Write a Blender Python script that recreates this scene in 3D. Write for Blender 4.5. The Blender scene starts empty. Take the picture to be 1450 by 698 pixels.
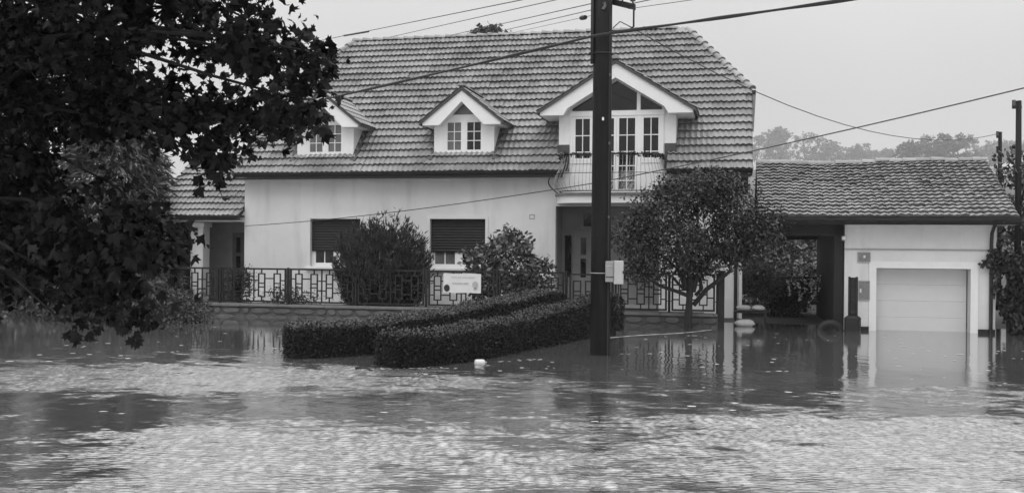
import bpy, math, random
import numpy as np
from mathutils import Matrix, Vector
random.seed(7); RNG = np.random.default_rng(7)
SC = bpy.context.scene
COL = SC.collection
PI = math.pi

# ------------------------------------------------------------------ camera, sky, sun, exposure
EYE = 1.93
HAZE = .00032
cam_d = bpy.data.cameras.new('camera'); cam = bpy.data.objects.new('camera', cam_d); COL.objects.link(cam)
cam_d.sensor_width = 36.0; cam_d.lens = 35.0; cam_d.shift_y = 9 / 1450; cam_d.clip_end = 3000; cam_d.clip_start = 0.05
cam.matrix_world = Matrix.Translation((0, 0, EYE)) @ Matrix.Rotation(PI / 2, 4, 'X') @ Matrix.Rotation(0.009, 4, 'Z')
SC.camera = cam

SUN_EL, SUN_AZ = math.radians(58), math.radians(205)      # azimuth clockwise from +Y: behind the camera, a little left
world = bpy.data.worlds.new('World'); SC.world = world; world.use_nodes = True
nt = world.node_tree; nt.nodes.clear()
def N(t, k, **kw):
    n = t.nodes.new(k)
    for a, b in kw.items(): setattr(n, a, b)
    return n
out = N(nt, 'ShaderNodeOutputWorld'); bg = N(nt, 'ShaderNodeBackground'); bg.inputs[1].default_value = 0.1
sky = N(nt, 'ShaderNodeTexSky', sky_type='NISHITA'); sky.sun_disc = False
sky.sun_elevation = SUN_EL; sky.sun_rotation = SUN_AZ; sky.dust_density = 6; sky.air_density = 1.5
bw = N(nt, 'ShaderNodeRGBToBW')
# overcast veil: even cloud, brighter towards the zenith as an overcast sky is
geo = N(nt, 'ShaderNodeNewGeometry'); sep = N(nt, 'ShaderNodeSeparateXYZ')
nt.links.new(geo.outputs['Incoming'], sep.inputs[0])
up = N(nt, 'ShaderNodeMath', operation='MULTIPLY'); up.inputs[1].default_value = -1; nt.links.new(sep.outputs[2], up.inputs[0])
mr = N(nt, 'ShaderNodeMapRange'); mr.inputs[1].default_value = 0; mr.inputs[2].default_value = 1; mr.inputs[3].default_value = 5.15; mr.inputs[4].default_value = 22.0
mc = N(nt, 'ShaderNodeMath', operation='MAXIMUM'); mc.inputs[1].default_value = 0; nt.links.new(up.outputs[0], mc.inputs[0])
pw = N(nt, 'ShaderNodeMath', operation='POWER'); pw.inputs[1].default_value = 1.3; nt.links.new(mc.outputs[0], pw.inputs[0])
nt.links.new(pw.outputs[0], mr.inputs[0])
cn = N(nt, 'ShaderNodeTexNoise'); cn.inputs['Scale'].default_value = 2.2; cn.inputs['Detail'].default_value = 4
nt.links.new(geo.outputs['Incoming'], cn.inputs['Vector'])
cm = N(nt, 'ShaderNodeMapRange'); cm.inputs[1].default_value = .3; cm.inputs[2].default_value = .7; cm.inputs[3].default_value = .95; cm.inputs[4].default_value = 1.05
nt.links.new(cn.outputs[0], cm.inputs[0])
mu = N(nt, 'ShaderNodeMath', operation='MULTIPLY'); nt.links.new(mr.outputs[0], mu.inputs[0]); nt.links.new(cm.outputs[0], mu.inputs[1])
mx = N(nt, 'ShaderNodeMix', data_type='FLOAT'); mx.inputs[0].default_value = .96
nt.links.new(sky.outputs[0], bw.inputs[0]); nt.links.new(bw.outputs[0], mx.inputs[2]); nt.links.new(mu.outputs[0], mx.inputs[3])
nt.links.new(mx.outputs[0], bg.inputs[0]); nt.links.new(bg.outputs[0], out.inputs[0])

sun_d = bpy.data.lights.new('sun', 'SUN'); sun_d.energy = 1.2; sun_d.angle = math.radians(40); sun_d.color = (1, 1, 1)
sun = bpy.data.objects.new('sun', sun_d); COL.objects.link(sun)
sd = Vector((math.sin(SUN_AZ) * math.cos(SUN_EL), math.cos(SUN_AZ) * math.cos(SUN_EL), math.sin(SUN_EL)))
sun.rotation_euler = sd.to_track_quat('Z', 'Y').to_euler(); sun.location = sd * 60
SC.view_settings.view_transform = 'Standard'; SC.view_settings.look = 'None'
SC.view_settings.exposure = 0.0; SC.view_settings.gamma = 1.0; SC.view_settings.use_curve_mapping = False
SC.cycles.max_bounces = 6; SC.cycles.volume_bounces = 1

# ------------------------------------------------------------------ the property's own axes: a along the facade, b into depth
TH = math.atan(.224); CT, ST = math.cos(TH), math.sin(TH); OY = 31.0
def L(a, b, z=0): return Vector((a * CT + b * ST, OY - a * ST + b * CT, z))
F = 1410.0
def W(px, py, Y):
    ui, vi = px - 725, 358 - py
    return Vector(((ui - .009 * vi) / F * Y, Y, EYE + (vi + .009 * ui) / F * Y))

# ------------------------------------------------------------------ materials
def mat(name, v, rough=.8, var=.15, scale=3., bump=0., bscale=30., island=0., spec=.4, streak=0., stretch=(1, 1, 1), dark=None, metal=0.):
    m = bpy.data.materials.new(name); m.use_nodes = True
    t = m.node_tree; p = t.nodes['Principled BSDF']
    p.inputs['Roughness'].default_value = rough; p.inputs['Specular IOR Level'].default_value = spec; p.inputs['Metallic'].default_value = metal
    tc = N(t, 'ShaderNodeNewGeometry'); mp = N(t, 'ShaderNodeMapping'); mp.inputs['Scale'].default_value = stretch
    t.links.new(tc.outputs['Position'], mp.inputs[0])
    nz = N(t, 'ShaderNodeTexNoise'); nz.inputs['Scale'].default_value = scale; nz.inputs['Detail'].default_value = 6; nz.inputs['Roughness'].default_value = .6
    t.links.new(mp.outputs[0], nz.inputs['Vector'])
    r = N(t, 'ShaderNodeMapRange'); r.inputs[1].default_value = .25; r.inputs[2].default_value = .75
    r.inputs[3].default_value = v * (1 - var); r.inputs[4].default_value = v * (1 + var)
    t.links.new(nz.outputs[0], r.inputs[0]); last = r.outputs[0]
    if streak:
        mp2 = N(t, 'ShaderNodeMapping'); mp2.inputs['Scale'].default_value = (1.7, 1.7, .3); t.links.new(tc.outputs['Position'], mp2.inputs[0])
        n2 = N(t, 'ShaderNodeTexNoise'); n2.inputs['Scale'].default_value = 1.3; n2.inputs['Detail'].default_value = 5; t.links.new(mp2.outputs[0], n2.inputs['Vector'])
        r2 = N(t, 'ShaderNodeMapRange'); r2.inputs[1].default_value = .5; r2.inputs[2].default_value = .8; r2.inputs[3].default_value = 1; r2.inputs[4].default_value = 1 - streak
        t.links.new(n2.outputs[0], r2.inputs[0])
        m2 = N(t, 'ShaderNodeMath', operation='MULTIPLY'); t.links.new(last, m2.inputs[0]); t.links.new(r2.outputs[0], m2.inputs[1]); last = m2.outputs[0]
    if island:
        g = N(t, 'ShaderNodeNewGeometry'); r3 = N(t, 'ShaderNodeMapRange'); r3.inputs[3].default_value = 1 - island; r3.inputs[4].default_value = 1 + island
        t.links.new(g.outputs['Random Per Island'], r3.inputs[0])
        oi = N(t, 'ShaderNodeObjectInfo'); r4 = N(t, 'ShaderNodeMapRange'); r4.inputs[3].default_value = 1 - island * .5; r4.inputs[4].default_value = 1 + island * .5
        t.links.new(oi.outputs['Random'], r4.inputs[0])
        m4 = N(t, 'ShaderNodeMath', operation='MULTIPLY'); t.links.new(r3.outputs[0], m4.inputs[0]); t.links.new(r4.outputs[0], m4.inputs[1])
        m3 = N(t, 'ShaderNodeMath', operation='MULTIPLY'); t.links.new(last, m3.inputs[0]); t.links.new(m4.outputs[0], m3.inputs[1]); last = m3.outputs[0]
    t.links.new(last, p.inputs['Base Color'])
    if bump:
        nb = N(t, 'ShaderNodeTexNoise'); nb.inputs['Scale'].default_value = bscale; nb.inputs['Detail'].default_value = 5; t.links.new(mp.outputs[0], nb.inputs['Vector'])
        b = N(t, 'ShaderNodeBump'); b.inputs['Strength'].default_value = bump; b.inputs['Distance'].default_value = .02
        t.links.new(nb.outputs[0], b.inputs['Height']); t.links.new(b.outputs[0], p.inputs['Normal'])
    return m
M = {}
M['render'] = mat('painted_render', .65, .9, .09, .8, .25, 60, streak=.22)
M['garage_render'] = mat('garage_render', .58, .9, .10, .9, .25, 60, streak=.22)
M['white'] = mat('white_paint', .74, .45, .04, 4)
M['trim'] = mat('trim_render', .66, .8, .05, 3, .1)
M['tile'] = mat('concrete_roof_tile', .215, .36, .42, .6, .15, 40, island=.22, spec=.5)
M['old_tile'] = mat('old_clay_tile', .23, .45, .3, 1.6, .2, 40, island=.32, spec=.5)
M['deck'] = mat('roof_board', .045, .9, .2)
M['lead'] = mat('lead_flashing', .06, .5, .3, 6)
M['gutter'] = mat('dark_gutter_metal', .018, .45, .2, 5)
M['soffit'] = mat('soffit_board', .55, .8, .1)
M['glass'] = mat('window_glass', .012, .04, .1, 2, spec=.5)
M['greyglass'] = mat('curtained_window_glass', .12, .06, .35, 3, spec=.5)
M['shutter'] = mat('brown_roller_shutter', .012, .5, .2, 5)
M['door'] = mat('dark_panelled_door', .14, .6, .2, 4)
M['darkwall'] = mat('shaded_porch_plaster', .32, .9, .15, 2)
M['iron'] = mat('black_iron', .007, .5, .3, 8)
M['stone'] = mat('wall_stone', .085, .85, .35, 4, .5, 18, island=.35)
M['mortar'] = mat('wall_mortar', .072, .9, .2, 6, .3)
M['coping'] = mat('stone_coping', .13, .85, .25, 4, .3)
M['pole'] = mat('tarred_wood_pole', .010, .5, .6, 3, .5, 25, stretch=(6, 6, .5), spec=.15)
M['cable'] = mat('black_cable', .02, .6, .1)
M['wire'] = mat('bare_wire', .05, .5, .1)
M['porcelain'] = mat('insulator_porcelain', .10, .25, .1)
M['meter'] = mat('grey_meter_box', .42, .5, .08, 6)
M['meter2'] = mat('darker_meter_box', .28, .5, .1, 6)
M['gdoor'] = mat('garage_door_paint', .52, .5, .03, 2)
M['bark'] = mat('bark', .02, .9, .4, 8, .6, 20)
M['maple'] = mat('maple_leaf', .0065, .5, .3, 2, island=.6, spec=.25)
M['apple'] = mat('orchard_leaf', .036, .5, .3, 2, island=.55, spec=.4)
M['juniper'] = mat('juniper_spray', .026, .7, .3, 2, island=.5)
M['rhodo'] = mat('laurel_leaf', .085, .45, .3, 2, island=.55, spec=.4)
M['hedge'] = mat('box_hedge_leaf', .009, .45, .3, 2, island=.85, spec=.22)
M['hedge_toplight'] = mat('hedge_leaf_toplight', .05, .45, .35, 3, island=.8, spec=.35)  # paler copy of the hedge leaf: skylight on the tops painted into the colour
M['core'] = mat('hedge_inside', .010, .95, .3, 4)
M['conifer'] = mat('conifer_spray', .085, .75, .3, 1.5, island=.5)
M['shrub'] = mat('shrub_leaf', .055, .6, .3, 2, island=.55)
M['garden'] = mat('garden_leaf', .21, .6, .35, .5, island=.5)
M['far'] = mat('far_tree_leaf', .10, .8, .3, .1, island=.4)
M['ivy'] = mat('ivy_leaf', .014, .5, .3, 2, island=.5, spec=.3)
M['flower'] = mat('white_blossom', .65, .7, .1)
M['soil'] = mat('garden_soil', .05, .95, .4, 1.5, .5, 10)
M['asphalt'] = mat('flooded_road', .05, .9, .2, 2)
M['drive'] = mat('wet_driveway', .16, .5, .3, 1.5, .2, 14)
M['plate'] = mat('grey_notice_plate', .17, .5, .35, 30)
M['banner'] = mat('white_banner', .58, .6, .05, 5)
M['print'] = mat('grey_print', .36, .7, .2, 20)
M['ink'] = mat('black_print', .012, .6, .1)
M['plastic'] = mat('white_plastic', .6, .35, .05, 8)
M['bag'] = mat('white_sack', .5, .8, .15, 8, .5, 20)
M['wood'] = mat('dark_wet_wood', .010, .6, .4, 6, .4, 20)
M['rubber'] = mat('tyre_rubber', .015, .7, .2, 10)
M['foam'] = mat('dirty_foam', .48, .8, .3, 15)
M['metal'] = mat('galvanised_tube', .12, .45, .2, 6, metal=.3)

def water_material():
    m = bpy.data.materials.new('muddy_flood_water'); m.use_nodes = True
    t = m.node_tree; p = t.nodes['Principled BSDF']
    p.inputs['IOR'].default_value = 1.5; p.inputs['Roughness'].default_value = .06; p.inputs['Specular IOR Level'].default_value = .5
    tc = N(t, 'ShaderNodeTexCoord')
    def noise(scale, stretch, detail=3, rough=.55, loc=(0, 0, 0), dist=0.):
        mp = N(t, 'ShaderNodeMapping'); mp.inputs['Scale'].default_value = stretch; mp.inputs['Location'].default_value = loc
        t.links.new(tc.outputs['Object'], mp.inputs[0])
        n = N(t, 'ShaderNodeTexNoise'); n.inputs['Scale'].default_value = scale; n.inputs['Detail'].default_value = detail
        n.inputs['Roughness'].default_value = rough; n.inputs['Distortion'].default_value = dist
        t.links.new(mp.outputs[0], n.inputs['Vector']); return n.outputs[0]
    def math_(op, a, b):
        n = N(t, 'ShaderNodeMath', operation=op)
        for i, v in enumerate((a, b)):
            if isinstance(v, (int, float)): n.inputs[i].default_value = v
            else: t.links.new(v, n.inputs[i])
        return n.outputs[0]
    def rng(v, a, b, c, d):
        n = N(t, 'ShaderNodeMapRange', interpolation_type='SMOOTHSTEP')
        for i, k in enumerate((a, b, c, d)): n.inputs[i + 1].default_value = k
        t.links.new(v, n.inputs[0]); return n.outputs[0]
    mud = noise(.35, (1, 1, 1), 4)
    t.links.new(rng(mud, .3, .7, .095, .13), p.inputs['Base Color'])
    ru = N(t, 'ShaderNodeAttribute', attribute_name='ruffle').outputs['Fac']
    rg_ = math_('ADD', math_('MULTIPLY', ru, .20), .04); t.links.new(rg_, p.inputs['Roughness'])
    r2 = math_('MULTIPLY', noise(30, (.55, 1.2, 1), 2, .6, (5, 5, 0), .2), math_('ADD', math_('MULTIPLY', ru, 3.2), .35))
    b = N(t, 'ShaderNodeBump'); b.inputs['Strength'].default_value = 1; b.inputs['Distance'].default_value = .0012
    t.links.new(r2, b.inputs['Height']); t.links.new(b.outputs[0], p.inputs['Normal'])
    gl_ = N(t, 'ShaderNodeBsdfGlossy'); gl_.inputs['Color'].default_value = (.86, .86, .86, 1); t.links.new(rg_, gl_.inputs['Roughness']); t.links.new(b.outputs[0], gl_.inputs['Normal'])
    ms = N(t, 'ShaderNodeMixShader'); ms.inputs[0].default_value = .5; o_ = t.nodes['Material Output']
    t.links.new(p.outputs[0], ms.inputs[1]); t.links.new(gl_.outputs[0], ms.inputs[2]); t.links.new(ms.outputs[0], o_.inputs['Surface'])
    return m
M['water'] = water_material()

# ------------------------------------------------------------------ mesh building
def link(o, parent=None):
    COL.objects.link(o)
    if parent is not None: o.parent = parent
    return o
def tag(o, label=None, cat=None, group=None, kind=None):
    if label: o['label'] = label
    if cat: o['category'] = cat
    if group: o['group'] = group
    if kind: o['kind'] = kind
    return o
def empty(name, loc, rz=0.):
    o = bpy.data.objects.new(name, None); o.empty_display_size = .2; o.location = loc; o.rotation_euler = (0, 0, rz); return link(o)
class MB:
    def __init__(s): s.v = []; s.f = []
    def add(s, vs, fs):
        k = len(s.v); s.v += [tuple(q) for q in vs]; s.f += [tuple(i + k for i in f) for f in fs]; return s
    def box(s, x0, x1, y0, y1, z0, z1):
        return s.add([(x0, y0, z0), (x1, y0, z0), (x1, y1, z0), (x0, y1, z0), (x0, y0, z1), (x1, y0, z1), (x1, y1, z1), (x0, y1, z1)],
                     [(0, 3, 2, 1), (4, 5, 6, 7), (0, 1, 5, 4), (1, 2, 6, 5), (2, 3, 7, 6), (3, 0, 4, 7)])
    def cbox(s, x0, x1, y0, y1, z0, z1, c=.01):       # box with chamfered upright and top edges
        c = min(c, (x1 - x0) * .3, (y1 - y0) * .3, (z1 - z0) * .3)
        def ring(e, z): return [(x0 + e + c, y0 + e, z), (x1 - e - c, y0 + e, z), (x1 - e, y0 + e + c, z), (x1 - e, y1 - e - c, z), (x1 - e - c, y1 - e, z), (x0 + e + c, y1 - e, z), (x0 + e, y1 - e - c, z), (x0 + e, y0 + e + c, z)]
        vs = ring(0, z0) + ring(0, z1 - c) + ring(c, z1)
        fs = [tuple(range(7, -1, -1)), tuple(range(16, 24))]
        for r in (0, 8):
            for i in range(8): j = (i + 1) % 8; fs.append((r + i, r + j, r + 8 + j, r + 8 + i))
        return s.add(vs, fs)
    def prism(s, poly, y0, y1):                        # poly in (x,z), counter-clockwise seen from -y; extruded along y
        n = len(poly); vs = [(x, y0, z) for x, z in poly] + [(x, y1, z) for x, z in poly]
        fs = [tuple(range(n)), tuple(range(2 * n - 1, n - 1, -1))]
        for i in range(n): j = (i + 1) % n; fs.append((j, i, n + i, n + j))
        return s.add(vs, fs)
    def slab(s, poly, d):                              # 3-D polygon pushed along vector d
        n = len(poly); d = Vector(d); vs = [Vector(q) for q in poly]; vs = vs + [q + d for q in vs]
        fs = [tuple(range(n)), tuple(range(2 * n - 1, n - 1, -1))]
        for i in range(n): j = (i + 1) % n; fs.append((j, i, n + i, n + j))
        return s.add(vs, fs)
    def tube(s, pts, rad, n=8, cap=True):
        pts = [Vector(q) for q in pts]; m = len(pts)
        if not hasattr(rad, '__len__'): rad = [rad] * m
        t0 = (pts[1] - pts[0]).normalized(); u = t0.orthogonal().normalized(); vs = []
        for i in range(m):
            t = (pts[min(i + 1, m - 1)] - pts[max(i - 1, 0)]).normalized()
            u = (u - t * u.dot(t)); u = u.normalized() if u.length > 1e-6 else t.orthogonal().normalized(); w = t.cross(u)
            for k in range(n): a = 2 * PI * k / n; vs.append(pts[i] + (u * math.cos(a) + w * math.sin(a)) * rad[i])
        fs = []
        for i in range(m - 1):
            for k in range(n): k2 = (k + 1) % n; fs.append((i * n + k, i * n + k2, (i + 1) * n + k2, (i + 1) * n + k))
        if cap: fs += [tuple(range(n - 1, -1, -1)), tuple(range((m - 1) * n, m * n))]
        return s.add(vs, fs)
    def mesh(s, name):
        me = bpy.data.meshes.new(name); me.from_pydata(s.v, [], s.f); me.update(); return me
    def build(s, name, m, parent=None, smooth=False, recalc=False):
        me = s.mesh(name); me.materials.append(m)
        if smooth: me.shade_smooth() if hasattr(me, 'shade_smooth') else [setattr(p, 'use_smooth', True) for p in me.polygons]
        return link(bpy.data.objects.new(name, me), parent)
def inst(name, me, parent, loc=(0, 0, 0), rot=(0, 0, 0), scale=(1, 1, 1)):
    o = bpy.data.objects.new(name, me); o.location = loc; o.rotation_euler = rot; o.scale = scale; return link(o, parent)
def wall_holes(mb, x0, x1, z0, z1, holes, y0, th):
    xs = sorted({x0, x1} | {h[0] for h in holes} | {h[1] for h in holes}); zs = sorted({z0, z1} | {h[2] for h in holes} | {h[3] for h in holes})
    for i in range(len(xs) - 1):
        for j in range(len(zs) - 1):
            cx, cz = (xs[i] + xs[i + 1]) / 2, (zs[j] + zs[j + 1]) / 2
            if any(h[0] < cx < h[1] and h[2] < cz < h[3] for h in holes): continue
            a, b, c, d = xs[i], xs[i + 1], zs[j], zs[j + 1]
            mb.add([(a, y0, c), (b, y0, c), (b, y0, d), (a, y0, d)], [(0, 1, 2, 3)])
    for (a, b, c, d) in holes:
        q = [(a, c), (b, c), (b, d), (a, d)]
        for i in range(4):
            (p, r), (s_, u) = q[i], q[(i + 1) % 4]
            mb.add([(p, y0, r), (s_, y0, u), (s_, y0 + th, u), (p, y0 + th, r)], [(0, 3, 2, 1)])
    return mb

# ---- leaves
def shape(kind):
    if kind == 'maple':
        half = [(.12, .02), (.40, -.10), (.36, .12), (.66, .26), (.46, .38), (.52, .62), (.27, .53), (.20, .68)]
        pts = [(0, 0)] + half + [(0, 1.02)] + [(-x, y) for x, y in reversed(half)]
        v = [(0, .36, 0)] + [(x, y, -.5 * abs(x) - .30 * y * y + .12 * math.sin(5 * x + 3 * y)) for x, y in pts]
        n = len(pts); f = [(0, i + 1, (i + 1) % n + 1) for i in range(n)]
    elif kind == 'oval':
        v = [(0, 0, 0), (.26, .32, -.06), (.22, .68, -.07), (0, 1, -.05), (-.22, .68, -.07), (-.26, .32, -.06)]
        f = [(0, 1, 2), (0, 2, 3), (0, 3, 4), (0, 4, 5)]
    elif kind == 'spray':
        v = [(0, 0, 0), (.10, .3, 0), (0, 1, -.06), (-.10, .3, 0)]
        f = [(0, 1, 2), (0, 2, 3)]
    else:                                               # ragged tuft for far crowns
        v = [(0, 0, 0), (.45, .12, 0), (.30, .45, -.1), (.55, .75, .05), (.05, .70, 0), (-.2, 1., -.1), (-.25, .55, 0), (-.55, .4, .1), (-.3, .1, 0)]
        f = [(0, 1, 2), (0, 2, 4), (2, 3, 4), (0, 4, 6), (4, 5, 6), (0, 6, 8), (6, 7, 8)]
    return np.array(v, float), np.array(f, int)
def leaves(name, P, T, Nn, S, kind, m, parent):
    V, Fc = shape(kind); n = len(P); k = len(V)
    T = T / (np.linalg.norm(T, axis=1, keepdims=True) + 1e-9)
    Nn = Nn - T * np.sum(T * Nn, axis=1, keepdims=True); Nn /= (np.linalg.norm(Nn, axis=1, keepdims=True) + 1e-9)
    X = np.cross(T, Nn)
    S = np.asarray(S).reshape(n, 1, 1)
    co = P[:, None, :] + S * (V[None, :, 0:1] * X[:, None, :] + V[None, :, 1:2] * T[:, None, :] + V[None, :, 2:3] * Nn[:, None, :])
    idx = (Fc[None] + (np.arange(n) * k)[:, None, None]).reshape(-1)
    me = bpy.data.meshes.new(name); nf = n * len(Fc)
    me.vertices.add(n * k); me.vertices.foreach_set('co', co.reshape(-1).astype(np.float32))
    me.loops.add(nf * 3); me.loops.foreach_set('vertex_index', idx.astype(np.int32))
    me.polygons.add(nf); me.polygons.foreach_set('loop_start', (np.arange(nf) * 3).astype(np.int32))
    me.update(calc_edges=True); me.materials.append(m)
    return link(bpy.data.objects.new(name, me), parent)
def bent(p, q, sag=0., k=6, jit=0.):
    p, q = Vector(p), Vector(q); r = []
    for i in range(k + 1):
        t = i / k; w = p.lerp(q, t); w.z -= sag * 4 * t * (1 - t)
        if 0 < i < k and jit: w += Vector(RNG.normal(0, jit, 3))
        r.append(w)
    return r
def rand_dirs(n): d = RNG.normal(0, 1, (n, 3)); return d / np.linalg.norm(d, axis=1, keepdims=True)
def crown_points(lobes, n, clump, per):
    """clumps spread through the lobes, thicker towards the outside; returns leaf points, clump centres and outward directions"""
    vol = np.array([l[3] * l[4] + l[4] * l[5] + l[3] * l[5] for l in lobes]); vol = vol / vol.sum()
    nc = max(1, n // per); which = RNG.choice(len(lobes), nc, p=vol)
    lob = np.array(lobes)[which]; d = rand_dirs(nc); r = RNG.uniform(.25, 1.0, (nc, 1)) ** .55
    C = lob[:, :3] + d * r * lob[:, 3:6]
    P = np.repeat(C, per, 0) + RNG.normal(0, clump, (nc * per, 3)) * np.array([1, 1, .8])
    return P, C, np.repeat(d, per, 0), which
def tree(name, label, cat, base, lobes, n, leaf, kind, lm, trunk_h, trunk_r, clump=.16, per=14, group=None, droop=.5, upn=.8, limbs=None, twigs=True, trunk_pts=None, crown='crown', bark=None):
    o = empty(name, base); tag(o, label, cat, group); bark = bark or M['bark']
    P, C, D, which = crown_points(lobes, n, clump, per); k = len(P)
    T = D * .7 + rand_dirs(k) * .9; T[:, 2] -= droop
    Nn = rand_dirs(k) * .8 + D * .35; Nn[:, 2] += upn
    leaves(crown, P, T, Nn, leaf * RNG.uniform(.65, 1.25, k), kind, lm, o)
    mb = MB()
    tp = trunk_pts or [(0, 0, -.6), (.03, .02, trunk_h * .5), (-.02, 0, trunk_h)]
    mb.tube(tp, [trunk_r * (1.25 - .55 * i / (len(tp) - 1)) for i in range(len(tp))], 10)
    mb.build('trunk', bark, o, True)
    top = Vector(tp[-1]); lb = MB()
    for i, l in enumerate(lobes):
        st = Vector(tp[-1]) if (limbs is None) else Vector(limbs[i % len(limbs)])
        e = Vector(l[:3]); lb.tube(bent(st, e, -.12 * (e - st).length, 6, .03 * (e - st).length), [max(.012, trunk_r * .45 * (1 - .75 * q / 6)) for q in range(7)], 6)
    if twigs:
        sel = RNG.choice(len(C), min(len(C), 160), replace=False)
        for i in sel:
            st = Vector(lobes[which[i]][:3]); lb.tube(bent(st, Vector(C[i]), .05, 3, .02), [trunk_r * .12 + .004, .006, .005, .004], 4)
    lb.build('limbs', bark, o, True)
    return o

# ================================================================== the setting
def ground_h(a, b):
    if a < 5.9:
        return .22 if b > -3.2 else -.55
    t = min(1, max(0, (b + 3.6) / 3.0)); return -.30 + .36 * t
mb = MB()
As = [-1000, -300, -120, -40, -20, -12, -6, 0, 3, 5.88, 5.92, 7, 8, 9, 10, 12, 14, 20, 40, 120, 300, 1000]; Bs = [-60, -30, -15, -8, -5, -3.6, -3.21, -3.19, -2.6, -2, -1, 0, 2, 5, 10, 20, 40, 80, 120, 250, 400, 600, 1000, 1600]
vs = [L(a, b, ground_h(a, b) + (0 if b < 120 else (b - 120) * .085)) for b in Bs for a in As]; na = len(As)
mb.add(vs, [(j * na + i, j * na + i + 1, (j + 1) * na + i + 1, (j + 1) * na + i) for j in range(len(Bs) - 1) for i in range(na - 1)])
tag(mb.build('ground', M['soil']), kind='structure')
# flood water: a fine wave-carrying patch in the open street, flat sheets around it
def waves():
    rg = np.random.default_rng(21)
    X = np.arange(-9.4, 9.8, .033); Y = np.concatenate([np.arange(6.6, 12, .0135), np.arange(12, 20.6, .022)])
    xx, yy = np.meshgrid(X, Y)
    def low(scale, seed, n=14):
        r = np.random.default_rng(seed); o = np.zeros_like(xx)
        for _ in range(n):
            a = r.uniform(0, 2 * PI); k = 2 * PI / (scale * r.uniform(.5, 1.8)); o += np.cos(k * (.6 * xx * math.cos(a) + yy * math.sin(a)) + r.uniform(0, 2 * PI))
        return o / math.sqrt(n / 2)
    def sst(v, a, b): t = np.clip((v - a) / (b - a), 0, 1); return t * t * (3 - 2 * t)
    # the lee of hedge, fence and house stays calm; beyond it gusts ruffle the street in patches
    edge = yy + .42 * np.clip(xx, -20, 4.5) - .25 * np.clip(xx - 4.5, 0, 9) + .6 * low(5, 1) + .55 * low(1.5, 2) + .35 * low(.6, 3)
    opn = 1 - sst(edge, 15.6, 18.2)
    blobs = ((-4.6, 15.3, 5.6, 1.9, 1.0), (4.0, 10.2, 3.8, 2.3, 1.0), (-2.3, 9.5, 2.1, 1.8, .95), (7.0, 13.4, 2.2, 1.3, .8), (.6, 9.0, 1.6, 1.3, .75), (-.2, 14.6, 2.4, .9, .65))
    where_ = np.zeros_like(xx)
    for cx, cy, rx, ry, w_ in blobs: where_ = np.maximum(where_, w_ * np.exp(-(((xx - cx) / rx) ** 2 + ((yy - cy) / ry) ** 2) ** 1.6 * .7))
    pat = low(2.2, 5) * .22 + low(.95, 6) * .24 + low(.38, 7) * .26 + low(.16, 9, 22) * .30
    gust = .12 + 1.0 * sst(pat + 2.0 * where_ - .90, -.75, .95)
    amp = opn * gust
    h = np.zeros_like(xx); n = 90
    for _ in range(n):
        lam = math.exp(rg.uniform(math.log(.040), math.log(.10))); a = rg.normal(PI / 2, .7) if rg.random() < .8 else rg.uniform(0, PI); k = 2 * PI / lam
        h += (SLOPE * math.sqrt(2 / n) / k) * np.cos(k * (xx * math.cos(a) + yy * math.sin(a)) + rg.uniform(0, 2 * PI))
    calm = np.zeros_like(xx)
    for _ in range(16):
        lam = math.exp(rg.uniform(math.log(.15), math.log(.9))); a = rg.uniform(0, 2 * PI); k = 2 * PI / lam
        calm += (.012 * math.sqrt(2 / 16) / k) * np.cos(k * (xx * math.cos(a) + yy * math.sin(a)) + rg.uniform(0, 2 * PI))
    fade = sst(9.3 - np.abs(xx), 0, .4) * sst(yy - 6.6, 0, .2) * sst(20.6 - yy, 0, .8)
    z = (h * amp + calm) * fade
    ny, nx = xx.shape; co = np.stack([xx, yy, z], -1).reshape(-1, 3)
    idx = np.arange(ny * nx).reshape(ny, nx); q = np.stack([idx[:-1, :-1], idx[:-1, 1:], idx[1:, 1:], idx[1:, :-1]], -1).reshape(-1, 4)
    x0, x1, y0, y1 = X[0], X[-1], Y[0], Y[-1]; e = len(co)
    ring_ = [(-160, -60, 0), (160, -60, 0), (160, 60, 0), (-160, 60, 0), (x0, y0, 0), (x1, y0, 0), (x1, y1, 0), (x0, y1, 0)]
    q2 = np.array([(0, 1, 5, 4), (1, 2, 6, 5), (2, 3, 7, 6), (3, 0, 4, 7)]) + e
    co = np.vstack([co, ring_]); q = np.vstack([q, q2])
    me = bpy.data.meshes.new('water'); me.vertices.add(len(co)); me.vertices.foreach_set('co', co.reshape(-1).astype(np.float32))
    me.loops.add(q.size); me.loops.foreach_set('vertex_index', q.reshape(-1).astype(np.int32)); me.polygons.add(len(q)); me.polygons.foreach_set('loop_start', (np.arange(len(q)) * 4).astype(np.int32))
    me.update(calc_edges=True); me.polygons.foreach_set('use_smooth', np.ones(len(q), bool)); me.materials.append(M['water'])
    at_ = me.attributes.new('ruffle', 'FLOAT', 'POINT'); at_.data.foreach_set('value', np.concatenate([(amp * fade).reshape(-1), np.zeros(8)]).astype(np.float32))
    return link(bpy.data.objects.new('water', me))
SLOPE = .26
tag(waves(), kind='structure')

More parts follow.
